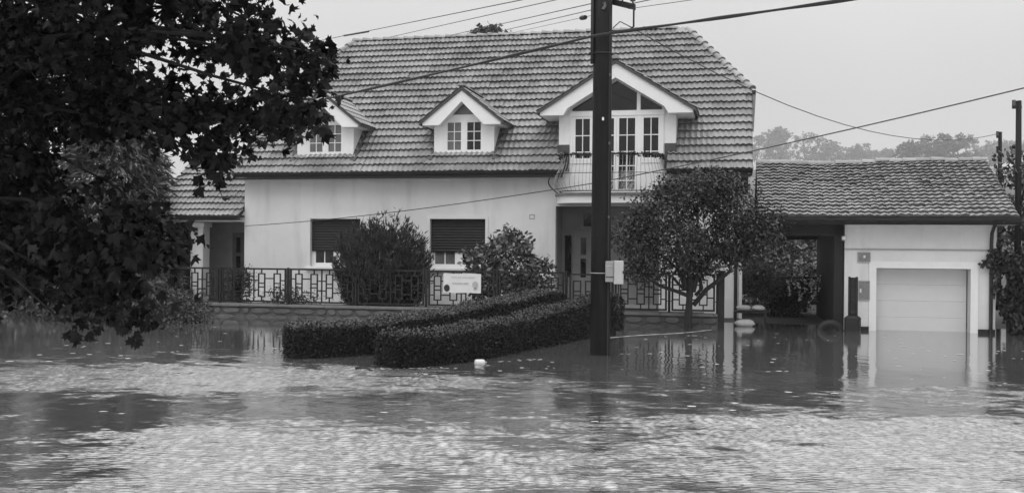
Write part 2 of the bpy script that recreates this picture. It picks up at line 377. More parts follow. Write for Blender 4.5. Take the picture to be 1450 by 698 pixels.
# ================================================================== house
HRZ = -TH
house = empty('house', L(0, 0, 0), HRZ)
tag(house, 'pale rendered two-storey house with big tiled half-hipped roof and dormers behind the fence', 'house')
EZ, EB, RB, RZ, HB = 4.42, -.5, 4.86, 9.78, 2.25
A0, A1, R0, R1 = -9.25, 7.26, -7.15, 5.06
HZ = EZ + HB - EB
W1, W2, REC = (-6.74, -5.01, 1.43, 2.98), (-2.67, -.86, 1.43, 2.98), (1.37, 4.55, .0, 3.38)
mb = MB(); wall_holes(mb, -9.09, 6.93, -.4, 4.46, [W1, W2, REC], 0, .26)
side = [(0, -.4), (9.72, -.4), (9.72, 4.6), (7.3, 7.05), (2.42, 7.05), (0, 4.6)]
for a, flip in ((-9.09, 1), (6.93, 0)):
    q = [(a, b, z) for b, z in side]; mb.add(q, [tuple(range(6)) if not flip else tuple(range(5, -1, -1))])
mb.add([(-9.09, 9.72, -.4), (6.93, 9.72, -.4), (6.93, 9.72, 4.6), (-9.09, 9.72, 4.6)], [(3, 2, 1, 0)])
wall_house = mb.build('wall', M['render'], house)
mb = MB(); mb.box(-9.11, 1.36, -.025, -.001, -.4, .62); mb.box(4.56, 6.95, -.025, -.001, -.4, .62); mb.build('plinth', M['trim'], house)
# roof deck
def back(b): return 2 * RB - b
D1, D2 = 1.70, 4.78
mb = MB(); dn = Vector((0, 0, -.12))
mb.slab([(A0, EB, EZ), (D1, EB, EZ), (D1, 0, EZ - EB), (D2, 0, EZ - EB), (D2, EB, EZ), (A1, EB, EZ), (A1, HB, HZ), (R1, RB, RZ), (R0, RB, RZ), (A0, HB, HZ)], dn)
mb.slab([(A1, back(EB), EZ), (A0, back(EB), EZ), (A0, back(HB), HZ), (R0, RB, RZ), (R1, RB, RZ), (A1, back(HB), HZ)], dn)
mb.slab([(A1, HB, HZ), (A1, back(HB), HZ), (R1, RB, RZ)], dn); mb.slab([(A0, back(HB), HZ), (A0, HB, HZ), (R0, RB, RZ)], dn)
roof = mb.build('roof', M['deck'], house)

def tile_mesh(name, w, length, rolls, hr, m, lift=.045):
    n = rolls * 4; mb = MB(); xs = [w * i / n for i in range(n + 1)]
    hh = [hr * (.5 - .5 * math.cos(2 * PI * rolls * i / n)) ** 1.3 for i in range(n + 1)]
    vs = [(x, .055, -.02) for x in xs] + [(x, .05, lift + h - .024) for x, h in zip(xs, hh)] + [(x, .008, lift + h - .016) for x, h in zip(xs, hh)] + [(x, 0, lift + h) for x, h in zip(xs, hh)] + [(x, length, .004 + h * .9) for x, h in zip(xs, hh)]
    k = n + 1; fs = []
    for r in range(4):
        for i in range(n): a = r * k + i; fs.append((a, a + 1, a + k + 1, a + k))
    mb.add(vs, fs); me = mb.mesh(name); me.materials.append(m); return me
def tile_roof(parent, me, spots, pitch, nmax, key, keep_name='tile'):
    """spots: (x, y, z, xmax) lower-left corners; the nmax that show largest become objects, the rest one joined mesh"""
    spots = sorted(spots, key=key); R = Matrix.Rotation(pitch, 4, 'X'); V = [v.co.copy() for v in me.vertices]; FS = [tuple(p.vertices) for p in me.polygons]
    rest = MB()
    for i, (x, y, z, cut) in enumerate(spots):
        rz = random.gauss(0, .006); dz = random.gauss(0, .006); dp = random.gauss(0, .009)
        if i < nmax and cut is None:
            inst(keep_name, me, parent, (x, y, z + dz), (pitch + dp, rz, 0))
        else:
            Rm = Matrix.Translation((x, y, z + dz)) @ Matrix.Rotation(pitch + dp, 4, 'X') @ Matrix.Rotation(rz, 4, 'Z')
            vs = [Rm @ v for v in V]
            if cut is not None:
                for q in vs:
                    lo, hi = cut(q.y); q.x = min(max(q.x, lo), hi)
            rest.add(vs, FS)
    if rest.v: tag(rest.build('tiles', me.materials[0], parent), kind='stuff')
TW, GA = .34, .361; PITCH = math.radians(45); TM = tile_mesh('tile', TW, .43, 2, .042, M['tile'], .088)
def span(b):
    if b <= HB: return A0, A1
    t = (b - HB) / (RB - HB); return A0 + (R0 - A0) * t, A1 + (R1 - A1) * t
camL = Vector((-OY * -ST * -1, 0, 0))
spots = []
nrow = 21
for r in range(nrow):
    s = r * GA; b = EB - .04 + s * math.cos(PITCH); z = EZ - .035 + s * math.sin(PITCH) + .004; b2 = b + .42 * .707
    off = (r % 2) * 0
    x = A0
    while x < A1 - .02:
        lo, hi = span(b2); cut = None
        if x + TW < lo - .2 or x > hi + .2 or (x + TW < span(b)[0]) or x > span(b)[1]: x += TW; continue
        if x < lo or x + TW > hi: cut = span
        if b < -.02 and x + TW > D1 and x < D2:
            if x < D1 - .05: cut = (lambda y: (-99, D1))
            elif x + TW > D2 + .05: cut = (lambda y: (D2, 99))
            else: x += TW; continue
        spots.append((x, b, z, cut)); x += TW
def cam_key(q):
    w = L(q[0], q[1], q[2]); px = 725 + F * w.x / w.y
    hid = 60 if px < 350 else 0                       # the maple hides the far end
    for c, hw in ((-1.6, 1.0), (-6.28, 1.0)):
        if abs(q[0] + .17 - c) < hw and .2 < q[1] < 1.6: hid = 60
    if 1.5 < q[0] + .17 < 5.0 and q[1] < 2.2: hid = 60
    return (w - Vector((0, 0, EYE))).length + hid
tile_roof(roof, TM, spots, PITCH, 300, cam_key)
# ridge and hip caps
def cap_mesh(name, length, r, m, flare=.02):
    mb = MB(); n = 6
    for j in (0, 1):
        rr = r + (flare if j == 0 else 0)
        mb.v += [(length * j, rr * math.cos(PI * k / n), rr * .8 * math.sin(PI * k / n)) for k in range(n + 1)]
    mb.f += [(k, n + 1 + k, n + 2 + k, k + 1) for k in range(n)] + [tuple(range(n, -1, -1))]
    me = mb.mesh(name); me.materials.append(m); return me
CAP = cap_mesh('ridge_tile', .42, .11, M['tile'], .045)
def caps(parent, p, q, step, me, name):
    p, q = Vector(p), Vector(q); d = (q - p); n = int((d.length - .3) / step); d.normalize()
    Rq = Matrix((d, Vector((0, 0, 1)).cross(d).normalized(), d.cross(Vector((0, 0, 1)).cross(d).normalized()))).transposed().to_4x4()
    for i in range(n + 1):
        o = inst(name, me, parent); o.matrix_local = Matrix.Translation(p + d * step * i) @ Rq @ Matrix.Rotation(random.gauss(.05, .012), 4, 'Y')
caps(roof, (R0 - .1, RB, RZ + .02), (R1 - .3, RB, RZ + .02), .40, CAP, 'ridge_tile')
for a0, a1, s in ((A1, R1, 1), (A0, R0, -1)):
    caps(roof, (a0, HB, HZ + .03), (a1, RB, RZ + .04), .38, CAP, 'hip_tile')
# half-hip ends: eave boards and plain courses of tile along the visible edge
for a, s in ((A1, 1), (A0, -1)):
    mb = MB(); x0, x1 = (a - .02, a + .11) if s > 0 else (a - .11, a + .02)
    mb.box(x0, x1, HB - .05, back(HB) + .05, HZ - .14, HZ - .02); mb.build('half_hip_gutter', M['gutter'], roof)
mb = MB(); mb.prism([(A1 + .015, HZ - 1.30), (A1 + .06, HZ - 1.32), (A1 + .125, HZ - .02), (A1 + .015, HZ - .02)], HB - .02, HB + .16); mb.build('barge_board', M['meter2'], roof)
for a in (A0 + .01, A1 - .05):                        # verge boards
    mb = MB(); mb.slab([(a, EB - .02, EZ - .20), (a + .04, EB - .02, EZ - .20), (a + .04, HB, HZ - .18), (a, HB, HZ - .18)], (0, 0, .19)); mb.build('verge_board', M['gutter'], roof)
# gutters, fascia, soffit
def gutter(parent, x0, x1, y, z, r=.045):
    mb = MB(); n = 6
    for x in (x0, x1): mb.v += [(x, y + r * math.cos(PI + PI * k / n), z + r * math.sin(PI + PI * k / n)) for k in range(n + 1)] + [(x, y + (r - .012) * math.cos(PI + PI * k / n), z + .004 + (r - .012) * math.sin(PI + PI * k / n)) for k in range(n + 1)]
    k = n + 1; s = 2 * k
    for i in range(n): mb.f += [(i, i + 1, s + i + 1, s + i), (k + i + 1, k + i, s + k + i, s + k + i + 1)]
    for o in (0, s): mb.f += [(o + i, o + i + 1, o + k + i + 1, o + k + i) for i in range(n)]
    return mb.build('gutter', M['gutter'], parent)
for x0, x1 in ((A0, D1), (D2, A1)):
    gutter(roof, x0, x1, EB - .06, EZ - .03)
    mb = MB(); mb.box(x0 + .02, x1 - .02, EB + .005, EB + .03, EZ - .19, EZ - .125); mb.build('fascia', M['gutter'], roof)
    mb = MB(); mb.box(x0 + .05, x1 - .05, EB + .04, -.004, EZ - .185, EZ - .165); mb.build('soffit', M['soffit'], roof)

# ---- windows
def ring(mb, a0, a1, z0, z1, w, y0, y1):
    mb.box(a0, a0 + w, y0, y1, z0, z1); mb.box(a1 - w, a1, y0, y1, z0, z1)
    mb.box(a0 + w, a1 - w, y0 + .001, y1 - .001, z0, z0 + w); mb.box(a0 + w, a1 - w, y0 + .001, y1 - .001, z1 - w, z1); return mb
def casement(parent, a0, a1, z0, z1, y, nx, nz, w=.055, gm='glass', name='window', zs=None, bar=.026):
    fr = ring(MB(), a0, a1, z0, z1, w, y, y + .06).build(name, M['white'], parent)
    ia0, ia1, iz0, iz1 = a0 + w, a1 - w, z0 + w, z1 - w
    zz = zs or [iz0 + (iz1 - iz0) * k / nz for k in range(nz + 1)]
    xx = [ia0 + (ia1 - ia0) * k / nx for k in range(nx + 1)]
    for i in range(nx):
        for j in range(len(zz) - 1):
            MB().box(xx[i], xx[i + 1], y + .035, y + .045, zz[j], zz[j + 1]).build('pane', M[gm], fr)
    for x in xx[1:-1]: MB().box(x - bar / 2, x + bar / 2, y + .012, y + .034, iz0, iz1).build('glazing_bar', M['white'], fr)
    for z in zz[1:-1]: MB().box(ia0, ia1, y + .014, y + .033, z - bar / 2, z + bar / 2).build('glazing_bar', M['white'], fr)
    return fr
for k, (a0, a1, z0, z1) in enumerate((W1, W2)):
    mb = MB(); o_ = .10
    mb.box(a0 - o_, a0 - .001, -.03, -.002, z0 - .02, z1 + o_); mb.box(a1 + .001, a1 + o_, -.03, -.002, z0 - .02, z1 + o_); mb.box(a0 - .001, a1 + .001, -.029, -.002, z1 + .001, z1 + o_)
    mb.build('window_surround', M['trim'], house)
    MB().cbox(a0 - .14, a1 + .14, -.12, .1, z0 - .07, z0 - .001, .012).build('window_sill', M['white'], house)
    mid = (a0 + a1) / 2; y = .14
    wf = ring(MB(), a0 + .002, a1 - .002, z0 + .001, z1 - .002, .07, y, y + .07).build('window', M['white'], house)
    MB().box(mid - .07, mid + .07, y + .002, y + .068, z0 + .071, z1 - .072).build('mullion', M['white'], wf)
    for (c0, c1) in ((a0 + .073, mid - .071), (mid + .071, a1 - .073)):
        m2 = (c0 + c1) / 2
        ring(MB(), c0, c1, z0 + .073, z1 - .075, .05, y + .012, y + .06).build('sash', M['white'], wf)
        for (e0, e1) in ((c0 + .05, m2), (m2, c1 - .05)): MB().box(e0, e1, y + .04, y + .05, z0 + .123, z1 - .13).build('pane', M['greyglass' if (k == 1 and c0 < mid) else 'glass'], wf)
        MB().box(m2 - .015, m2 + .015, y + .02, y + .039, z0 + .123, z1 - .13).build('glazing_bar', M['white'], wf)
    sz = z0 + .50; ns = 12; sh = MB().box(a0 + .01, a1 - .01, y - .028, y - .02, sz, z1 - .003).build('roller_shutter', M['shutter'], house)
    hgt = (z1 - .004 - sz) / ns
    sm = MB().add([(0, -.004, 0), (0, -.016, hgt * .3), (0, -.016, hgt * .75), (0, -.002, hgt * .97), (a1 - a0 - .03, -.004, 0), (a1 - a0 - .03, -.016, hgt * .3), (a1 - a0 - .03, -.016, hgt * .75), (a1 - a0 - .03, -.002, hgt * .97)],
                  [(0, 4, 5, 1), (1, 5, 6, 2), (2, 6, 7, 3)]).mesh('slat'); sm.materials.append(M['shutter'])
    for i in range(ns): inst('slat', sm, sh, (a0 + .015, y - .028, sz + i * hgt))

# ---- small dormers
def gable_roof(parent, c, hw, zap, zend, y0, yr, tile=True, th=.10, name='dormer_roof'):
    """two tiled slopes over a gable, running back into the main roof"""
    dz = zap - zend; sl = math.hypot(hw, dz); mb = MB()
    def yb(z): return (z - (EZ - EB)) + 0.0           # where that height meets the main roof plane (b = z - EZ + EB)
    for s in (-1, 1):
        q = [(c, y0, zap), (c + s * hw, y0, zend), (c + s * hw, yb(zend) + .12, zend), (c, yb(zap) + .12, zap)]
        if s < 0: q = q[::-1]
        mb.slab(q, (0, 0, -th))
    o = mb.build(name, M['lead'], parent)
    # tiles laid in courses up each slope
    g = .30; nr = max(2, int(sl / g)); g = sl / nr; w = .30
    me = tile_mesh('tile', w, g * 1.18, 2, .026, M['tile'], .038)
    for s in (-1, 1):
        for r in range(nr):
            t0 = r / nr; x = c + s * hw * (1 - t0); z = zend + dz * t0
            ymax = yb(z) + .12; y = y0 - .02
            while y < ymax - .05:
                o2 = inst('tile', me, o)
                ex = Vector((0, -s, 0)); ey = Vector((-s * hw, 0, dz)).normalized(); ez = ex.cross(ey)
                start = Vector((x, y if s < 0 else y, z)) + ez * .004
                if s < 0: start.y = y; ex = Vector((0, 1, 0))
                else: start.y = y + w; ex = Vector((0, -1, 0))
                ez = ex.cross(ey)
                if ez.z < 0: ez = -ez
                o2.matrix_local = Matrix.Translation(start + ey * -.03) @ Matrix((ex, ey, ez)).transposed().to_4x4()
                y += w
    cm = cap_mesh('ridge_tile', .36, .10, M['tile']); n = int((yb(zap) - y0) / .34) + 1
    for i in range(n):
        o2 = inst('ridge_tile', cm, o, (c, y0 - .05 + .34 * i, zap + .015), (0, -.02, PI / 2))
    return o
def small_dormer(c, lead_gm):
    d = MB(); yf = .06; hw = .98; zt = 6.02; zb = 4.92
    # front wall with recessed gable window, cheeks
    wz0, wz1, wx = 5.04, 6.15, .665
    wall_holes(d, c - hw, c + hw, zb, 6.2, [(c - wx, c + wx, wz0, wz1)], yf, .10)
    d.prism([(c - .72, 6.201), (c + .72, 6.201), (c + .05, 6.72), (c - .05, 6.72)], yf + .001, yf + .08)
    for s in (-1, 1):
        x = c + s * hw; q = [(x, yf, zb), (x, yf, zt + .1), (x, zt - EZ + EB + .3, zt + .1), (x, zb - EZ + EB + .1, zb)]
        d.add(q, [(0, 1, 2, 3) if s < 0 else (3, 2, 1, 0)])
    w = d.build('dormer', M['white'], house)
    mid = c
    ring(MB(), c - wx, c + wx, wz0, wz1, .075, yf + .005, yf + .08).build('window_frame', M['white'], w)
    MB().box(c - .055, c + .055, yf + .004, yf + .079, wz0 + .076, wz1 - .076).build('mullion', M['white'], w)
    for i, (c0, c1) in enumerate(((c - wx + .076, c - .056), (c + .056, c + wx - .076))):
        gm = lead_gm[i]; ww = c1 - c0
        ring(MB(), c0, c1, wz0 + .077, wz1 - .077, .045, yf + .012, yf + .07).build('sash', M['white'], w)
        xa, xb, za, zb_ = c0 + .045, c1 - .045, wz0 + .122, wz1 - .122
        for p in range(2):
            for q in range(3): MB().box(xa + (xb - xa) * p / 2, xa + (xb - xa) * (p + 1) / 2, yf + .045, yf + .055, za + (zb_ - za) * q / 3, za + (zb_ - za) * (q + 1) / 3).build('pane', M[gm], w)
        MB().box((xa + xb) / 2 - .013, (xa + xb) / 2 + .013, yf + .02, yf + .044, za, zb_).build('glazing_bar', M['white'], w)
        for q in (1, 2): MB().box(xa, xb, yf + .022, yf + .043, za + (zb_ - za) * q / 3 - .012, za + (zb_ - za) * q / 3 + .012).build('glazing_bar', M['white'], w)
    MB().prism([(c - .46, 6.27), (c + .46, 6.27), (c, 6.62)], yf - .012, yf + .002).build('gable_pane', M['greyglass'], w)
    MB().cbox(c - wx - .06, c + wx + .06, yf - .07, yf - .002, wz0 - .06, wz0 - .002, .012).build('window_sill', M['white'], w)
    # deep boxed gable
    H = 1.27; ze, za = 5.98, 7.08
    f = MB(); f.prism([(c - H, ze - .07), (c - .72, ze - .07), (c, ze + .66), (c, za - .10), (c - H, ze + .02)], -.28, yf - .013)
    f.prism([(c + .72, ze - .07), (c + H, ze - .07), (c + H, ze + .02), (c, za - .10), (c, ze + .66)], -.28, yf - .013)
    for s in (-1, 1):
        x0, x1 = (c - H, c - hw - .002) if s < 0 else (c + hw + .002, c + H); f.box(x0, x1, yf - .0125, ze - EZ + EB + .1, ze - .06, ze + .01)
    f.build('gable_fascia', M['white'], w)
    gable_roof(w, c, H + .09, za + .02, ze + .03, -.33, 0)
    for s in (-1, 1):
        x0, x1 = (c - hw - .16, c - hw) if s < 0 else (c + hw, c + hw + .16)
        MB().slab([(x0, -.15, EZ - EB - .13), (x1, -.15, EZ - EB - .13), (x1, .95, EZ - EB + .97), (x0, .95, EZ - EB + .97)], (0, -.05, .06)).build('lead_flashing', M['lead'], w)
small_dormer(-1.60, ('greyglass', 'glass'))
small_dormer(-6.28, ('greyglass', 'greyglass'))

# ---- large dormer with balcony doors
def big_dormer():
    c = 3.23; hw = 1.78; d = MB(); zb = 3.76
    wall_holes(d, c - hw, c + hw, zb, 6.22, [(c - 1.42, c + 1.42, zb + .02, 6.2)], -.004, .14)
    d.add([(c - hw, -.004, 6.22), (c + hw, -.004, 6.22), (c, -.004, 7.36)], [(0, 1, 2)])
    for s in (-1, 1):
        x = c + s * hw; q = [(x, -.004, 4.6), (x, -.004, 6.3), (x, 1.6, 6.3), (x, .0, 4.6)]; d.add(q, [(0, 1, 2, 3) if s < 0 else (3, 2, 1, 0)])
    w = d.build('balcony_dormer', M['white'], house)
    zt = 6.12; y = -.03
    # white framing in front of the wall opening
    fr = MB()
    for x0, x1 in ((-1.42, -1.34), (-.74, -.64), (.64, .74), (1.34, 1.42)): fr.box(c + x0, c + x1, y - .02, y + .08, 4.75 if abs(x0) > 1 else zb + .03, zt)
    fr.box(c - 1.44, c + 1.44, y - .03, y + .09, zt, zt + .15)
    fr.box(c - 1.42, c - .74, y - .02, y + .08, 4.68, 4.76); fr.box(c + .74, c + 1.42, y - .02, y + .08, 4.68, 4.76)
    fr.build('window_frame', M['white'], w)
    for x0, x1 in ((-1.42, -.741), (.741, 1.42)): MB().box(c + x0, c + x1, y, y + .05, zb + .03, 4.68).build('spandrel_panel', M['white'], w)
    def leaf(x0, x1, z0, z1, zs):
        ring(MB(), x0, x1, z0, z1, .075, y - .01, y + .06).build('sash', M['white'], w)
        m2 = (x0 + x1) / 2
        for (e0, e1) in ((x0 + .075, m2), (m2, x1 - .075)):
            for j in range(len(zs) - 1): MB().box(e0, e1, y + .03, y + .04, zs[j], zs[j + 1]).build('pane', M['glass'], w)
        MB().box(m2 - .014, m2 + .014, y + .004, y + .029, zs[0], zs[-1]).build('glazing_bar', M['white'], w)
        for z in zs[1:-1]: MB().box(x0 + .075, x1 - .075, y + .006, y + .028, z - .014, z + .014).build('glazing_bar', M['white'], w)
    for x0, x1 in ((c - 1.338, c - .742), (c + .742, c + 1.338)): leaf(x0, x1, 4.765, zt - .002, [4.84, 5.03, 5.53, zt - .077])
    zs = [zb + .13, 4.15, 4.6, 5.03, 5.53, zt - .077]
    for x0, x1 in ((c - .638, c - .003), (c + .003, c + .638)): leaf(x0, x1, zb + .035, zt - .002, zs)
    # gable glazing
    def zi(x): return 7.20 - abs(x) * .60 - .03
    z0 = zt + .17
    def gp(poly):
        MB().prism([(c + a, b) for a, b in poly], y, y + .02).build('gable_pane', M['glass'], w)
    gp([(-.61, z0), (.61, z0), (.61, zi(.61)), (0, zi(0)), (-.61, zi(.61))])
    gp([(.72, z0), (1.36, z0), (1.36, max(z0 + .02, zi(1.36))), (.72, zi(.72))]); gp([(-1.36, z0), (-.72, z0), (-.72, zi(.72)), (-1.36, max(z0 + .02, zi(1.36)))])
    mul = MB()
    for x in (-.665, .665): mul.box(c + x - .055, c + x + .055, y - .02, y + .06, zt + .151, zi(x) + .06)
    mul.build('mullion', M['white'], w)
    H = 2.30; ze, za = 6.22, 7.72
    f = MB()
    f.prism([(c - H, ze - .10), (c - 1.58, ze - .10), (c - 1.46, ze + .10), (c, ze + 1.0), (c, za - .08), (c - H, ze + .02)], -.42, -.055)
    f.prism([(c + 1.58, ze - .10), (c + H, ze - .10), (c + H, ze + .02), (c, za - .08), (c, ze + 1.0), (c + 1.46, ze + .10)], -.42, -.055)
    for s in (-1, 1):
        x0, x1 = (c - H, c - hw - .002) if s < 0 else (c + hw + .002, c + H); f.box(x0, x1, -.0545, ze - EZ + EB + .1, ze - .09, ze + .01)
    f.build('gable_fascia', M['white'], w)
    gable_roof(w, c, H + .09, za + .03, ze + .03, -.48, 0)
    for s in (-1, 1):
        x0, x1 = (c - hw - .03, c - 1.45) if s < 0 else (c + 1.45, c + hw + .03)
        MB().box(x0, x1, -.05, -.0065, 4.45, 5.26).build('lead_flashing', M['lead'], w)
big_dormer()

# ---- balcony: round-ended slab, bellied iron railing with a garland
bal = MB(); bc, bhw, bd = 3.12, 1.62, 1.20
def bal_path(off, n=7):
    r = .75; p = [(bc - bhw - off, 0)]
    for k in range(n + 1): t = PI + (PI / 2) * k / n; p.append((bc - bhw + r + (r + off) * math.cos(t), -bd + r + (r + off) * math.sin(t)))
    for k in range(n + 1): t = 1.5 * PI + (PI / 2) * k / n; p.append((bc + bhw - r + (r + off) * math.cos(t), -bd + r + (r + off) * math.sin(t)))
    p.append((bc + bhw + off, 0)); return p
def band(mb, path, z0, z1):
    n = len(path); v = [(x, y, z0) for x, y in path] + [(x, y, z1) for x, y in path]
    mb.add(v, [tuple(range(n - 1, -1, -1)), tuple(range(n, 2 * n))] + [(i, i + 1, n + i + 1, n + i) for i in range(n - 1)] + [(n - 1, 0, n, 2 * n - 1)])
balcony = band(MB(), bal_path(0), 3.44, 3.66).build('balcony', M['trim'], house) if False else None
mb = MB(); band(mb, [(x, y - .008) for x, y in bal_path(0)], 3.42, 3.64); balcony = mb.build('balcony', M['trim'], house)
mb = MB(); band(mb, [(x, y - .008) for x, y in bal_path(.06)], 3.642, 3.72); mb.build('balcony_nosing', M['coping'], balcony)
def resample(path, step):
    pts = [Vector((x, y, 0)) for x, y in path]; outp = []; acc = 0
    for i in range(len(pts) - 1):
        d = (pts[i + 1] - pts[i]); l = d.length; nrm = Vector((d.y, -d.x, 0)).normalized()
        while acc < l: outp.append((pts[i] + d * (acc / l), nrm)); acc += step
        acc -= l
    return outp
z0r, z1r = 3.78, 4.86
for p, nrm in resample(bal_path(-.12), .105):
    pr = [(z0r, .05), (z0r + .08, .17), (z0r + .25, .24), (z0r + .45, .19), (z0r + .65, .09), (z0r + .85, .02), (z1r, .0)]
    MB().tube([(p.x + nrm.x * o, p.y + nrm.y * o - .01, z) for z, o in pr], .0085, 5).build('baluster', M['meter2'], balcony)
for z, o, r in ((z1r, 0, .02), (z0r, .05, .016), (z0r + .52, .165, .010)):
    MB().tube([(x, y - .01, z) for x, y in bal_path(-.12 + o)], r, 6).build('rail', M['iron'], balcony)
for s in (-1, 1):                                     # scrolls where the railing meets the wall
    x = bc + s * (bhw + .02)
    MB().tube([(x + s * .30 * math.sin(t * PI), -.25, 3.75 + .72 * t) for t in [k / 10 for k in range(11)]], .02, 6).build('scroll', M['iron'], balcony)
gp_ = resample([(x, y - .03) for x, y in bal_path(-.10)], .035); P = []
for p, nrm in gp_:
    for k in range(3): P.append((p.x + RNG.normal(0, .03), p.y + RNG.normal(0, .03), z1r + .015 - .045 * abs(math.sin(p.x * 9)) + RNG.normal(0, .022)))
P = np.array(P); g = leaves('garland', P, rand_dirs(len(P)), rand_dirs(len(P)), np.full(len(P), .085), 'oval', M['ivy'], balcony)

# ---- recessed entrance under the balcony
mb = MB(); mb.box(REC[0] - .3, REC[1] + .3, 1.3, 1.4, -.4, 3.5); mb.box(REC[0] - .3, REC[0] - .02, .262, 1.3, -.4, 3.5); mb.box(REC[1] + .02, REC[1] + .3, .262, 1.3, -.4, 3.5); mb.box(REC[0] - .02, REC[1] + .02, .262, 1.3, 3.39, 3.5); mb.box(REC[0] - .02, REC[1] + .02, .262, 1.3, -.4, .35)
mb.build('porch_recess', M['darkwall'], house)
def front_door(parent, a0, a1, z0, z1, y, m='door'):
    d = MB().box(a0, a1, y, y + .05, z0, z1).build('door', M[m], parent)
    ring(MB(), a0 - .07, a1 + .07, z0 - .05, z1 + .08, .07, y - .03, y + .06).build('door_frame', M['darkwall'], d)
    w = a1 - a0
    for (u0, u1, v0, v1) in ((.14, .40, .08, .30), (.60, .86, .08, .30)):
        MB().cbox(a0 + w * u0, a0 + w * u1, y - .02, y - .001, z0 + (z1 - z0) * v0, z0 + (z1 - z0) * v1, .01).build('panel', M[m], d)
    for (u0, u1, v0, v1) in ((.18, .36, .36, .62), (.18, .36, .68, .92), (.64, .82, .36, .62), (.64, .82, .68, .92)):
        MB().box(a0 + w * u0, a0 + w * u1, y - .012, y - .001, z0 + (z1 - z0) * v0, z0 + (z1 - z0) * v1).build('pane', M['glass'], d)
    MB().tube([(a1 - .07, y - .05, z0 + 1.0), (a1 - .07, y - .05, z0 + 1.14)], .012, 6).build('door_handle', M['metal'], d)
    return d
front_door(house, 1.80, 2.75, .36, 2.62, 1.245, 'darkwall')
MB().box(2.05, 2.75, 1.26, 1.298, 2.80, 3.25).build('fanlight', M['glass'], house)
MB().box(1.46, 1.66, 1.255, 1.298, 1.2, 2.5).build('side_light', M['glass'], house)
# small square number plaque
np_ = MB(); ring(np_, .54, .71, 2.98, 3.13, .026, -.012, -.002); np_.build('number_plaque', M['print'], house)
# downpipe at the right corner with white corner post
MB().tube([(6.80, -.42, EZ - .12), (6.80, -.12, EZ - .45), (6.80, -.08, EZ - .7), (6.80, -.08, .0)], .05, 8).build('downpipe', M['gutter'], house)
mb = MB(); mb.cbox(6.90, 6.99, -.10, -.01, -.2, 2.4, .01); mb.build('corner_strip', M['white'], house)

# ================================================================== side porch on the left
porch = empty('side_porch', L(-10.7, 0, 0), HRZ); tag(porch, 'low tiled side porch with one white pillar at the left end of the house', 'porch')
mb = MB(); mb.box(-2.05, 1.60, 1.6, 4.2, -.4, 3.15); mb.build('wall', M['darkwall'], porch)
MB().cbox(-.34, .12, -.05, .41, -.2, 2.86, .02).build('pillar', M['trim'], porch)
MB().cbox(-.40, .18, -.11, .47, 2.70, 2.865, .02).build('capital', M['trim'], porch)
MB().cbox(-1.62, -1.40, .0, .22, -.2, 2.86, .02).build('pillar', M['trim'], porch)
MB().box(-1.75, 1.60, -.02, .38, 2.868, 3.02).build('beam', M['soffit'], porch)
front_door(porch, .35, 1.20, .4, 2.55, 1.54)
EP = 3.04; pp = math.radians(38); mb = MB(); dep = 3.0
pr = mb.slab([(-1.70, -.36, EP), (1.60, -.36, EP), (1.60, -.36 + dep, EP + dep * math.tan(pp)), (-1.70, -.36 + dep, EP + dep * math.tan(pp))], (0, 0, -.1)).build('roof', M['deck'], porch)
TM2 = tile_mesh('tile', TW, .43, 2, .040, M['tile'], .08); sp = []
for r in range(10):
    s = r * GA; y = -.40 + s * math.cos(pp); z = EP - .03 + s * math.sin(pp) + .004; x = -1.72
    while x < 1.60:
        sp.append((x, y, z, (lambda yy: (-9, 1.60)) if x + TW > 1.60 else None)); x += TW
tile_roof(pr, TM2, sp, pp, 300, lambda q: q[1])
gutter(pr, -1.72, 1.60, -.46, EP - .05)
mb = MB(); mb.box(-1.66, 1.58, -.33, 1.6, EP - .16, EP - .13); mb.build('soffit', M['soffit'], pr)
mb = MB()
for k, (dx, dz) in enumerate(((0, 0), (0, .14))): mb.tube([(dx - .1, -.06, 2.62 - dz), (dx - .1, -.16, 2.6 - dz)], .05, 6)
mb.build('porch_lamp', M['iron'], porch, True)

# ================================================================== garage
GF = -2.98
gar = empty('garage', L(9.6, GF, 0), HRZ); tag(gar, 'white single garage with sectional door and long low tiled roof bridging to the house', 'garage')
def ga(a): return a - 9.6
def gb(b): return b - GF
DW = (10.36, 12.63, -.5, 1.62)
mb = MB(); wall_holes(mb, ga(9.57), ga(13.22), -.5, 3.02, [tuple([ga(DW[0]), ga(DW[1]), DW[2], DW[3]])], 0, .40)
for a, fl in ((9.57, 1), (13.22, 0)):
    x = ga(a); q = [(x, 0, -.5), (x, 6.2, -.5), (x, 6.2, 3.0), (x, 3.0, 4.45), (x, 0, 3.0)]; mb.add(q, [tuple(range(5)) if not fl else tuple(range(4, -1, -1))])
mb.add([(ga(9.57), 6.2, -.5), (ga(13.22), 6.2, -.5), (ga(13.22), 6.2, 3.), (ga(9.57), 6.2, 3.)], [(3, 2, 1, 0)])
mb.build('wall', M['garage_render'], gar)
MB().box(ga(9.56), ga(13.23), -.022, -.002, 2.085, 2.125).build('band_moulding', M['meter2'], gar)
mb = MB(); mb.box(ga(10.18), ga(10.358), -.025, -.002, -.5, 1.80); mb.box(ga(12.632), ga(12.81), -.025, -.002, -.5, 1.80); mb.box(ga(10.358), ga(12.632), -.024, -.002, 1.622, 1.80); mb.build('door_surround', M['trim'], gar)
mb = MB(); mb.box(ga(9.60), ga(10.179), -.05, -.003, -.5, .10); mb.box(ga(12.811), ga(13.21), -.05, -.003, -.5, .10); mb.build('plinth', M['iron'], gar)
gd = MB().box(ga(10.38), ga(12.61), .36, .39, -.5, 1.61).build('garage_door', M['gdoor'], gar)
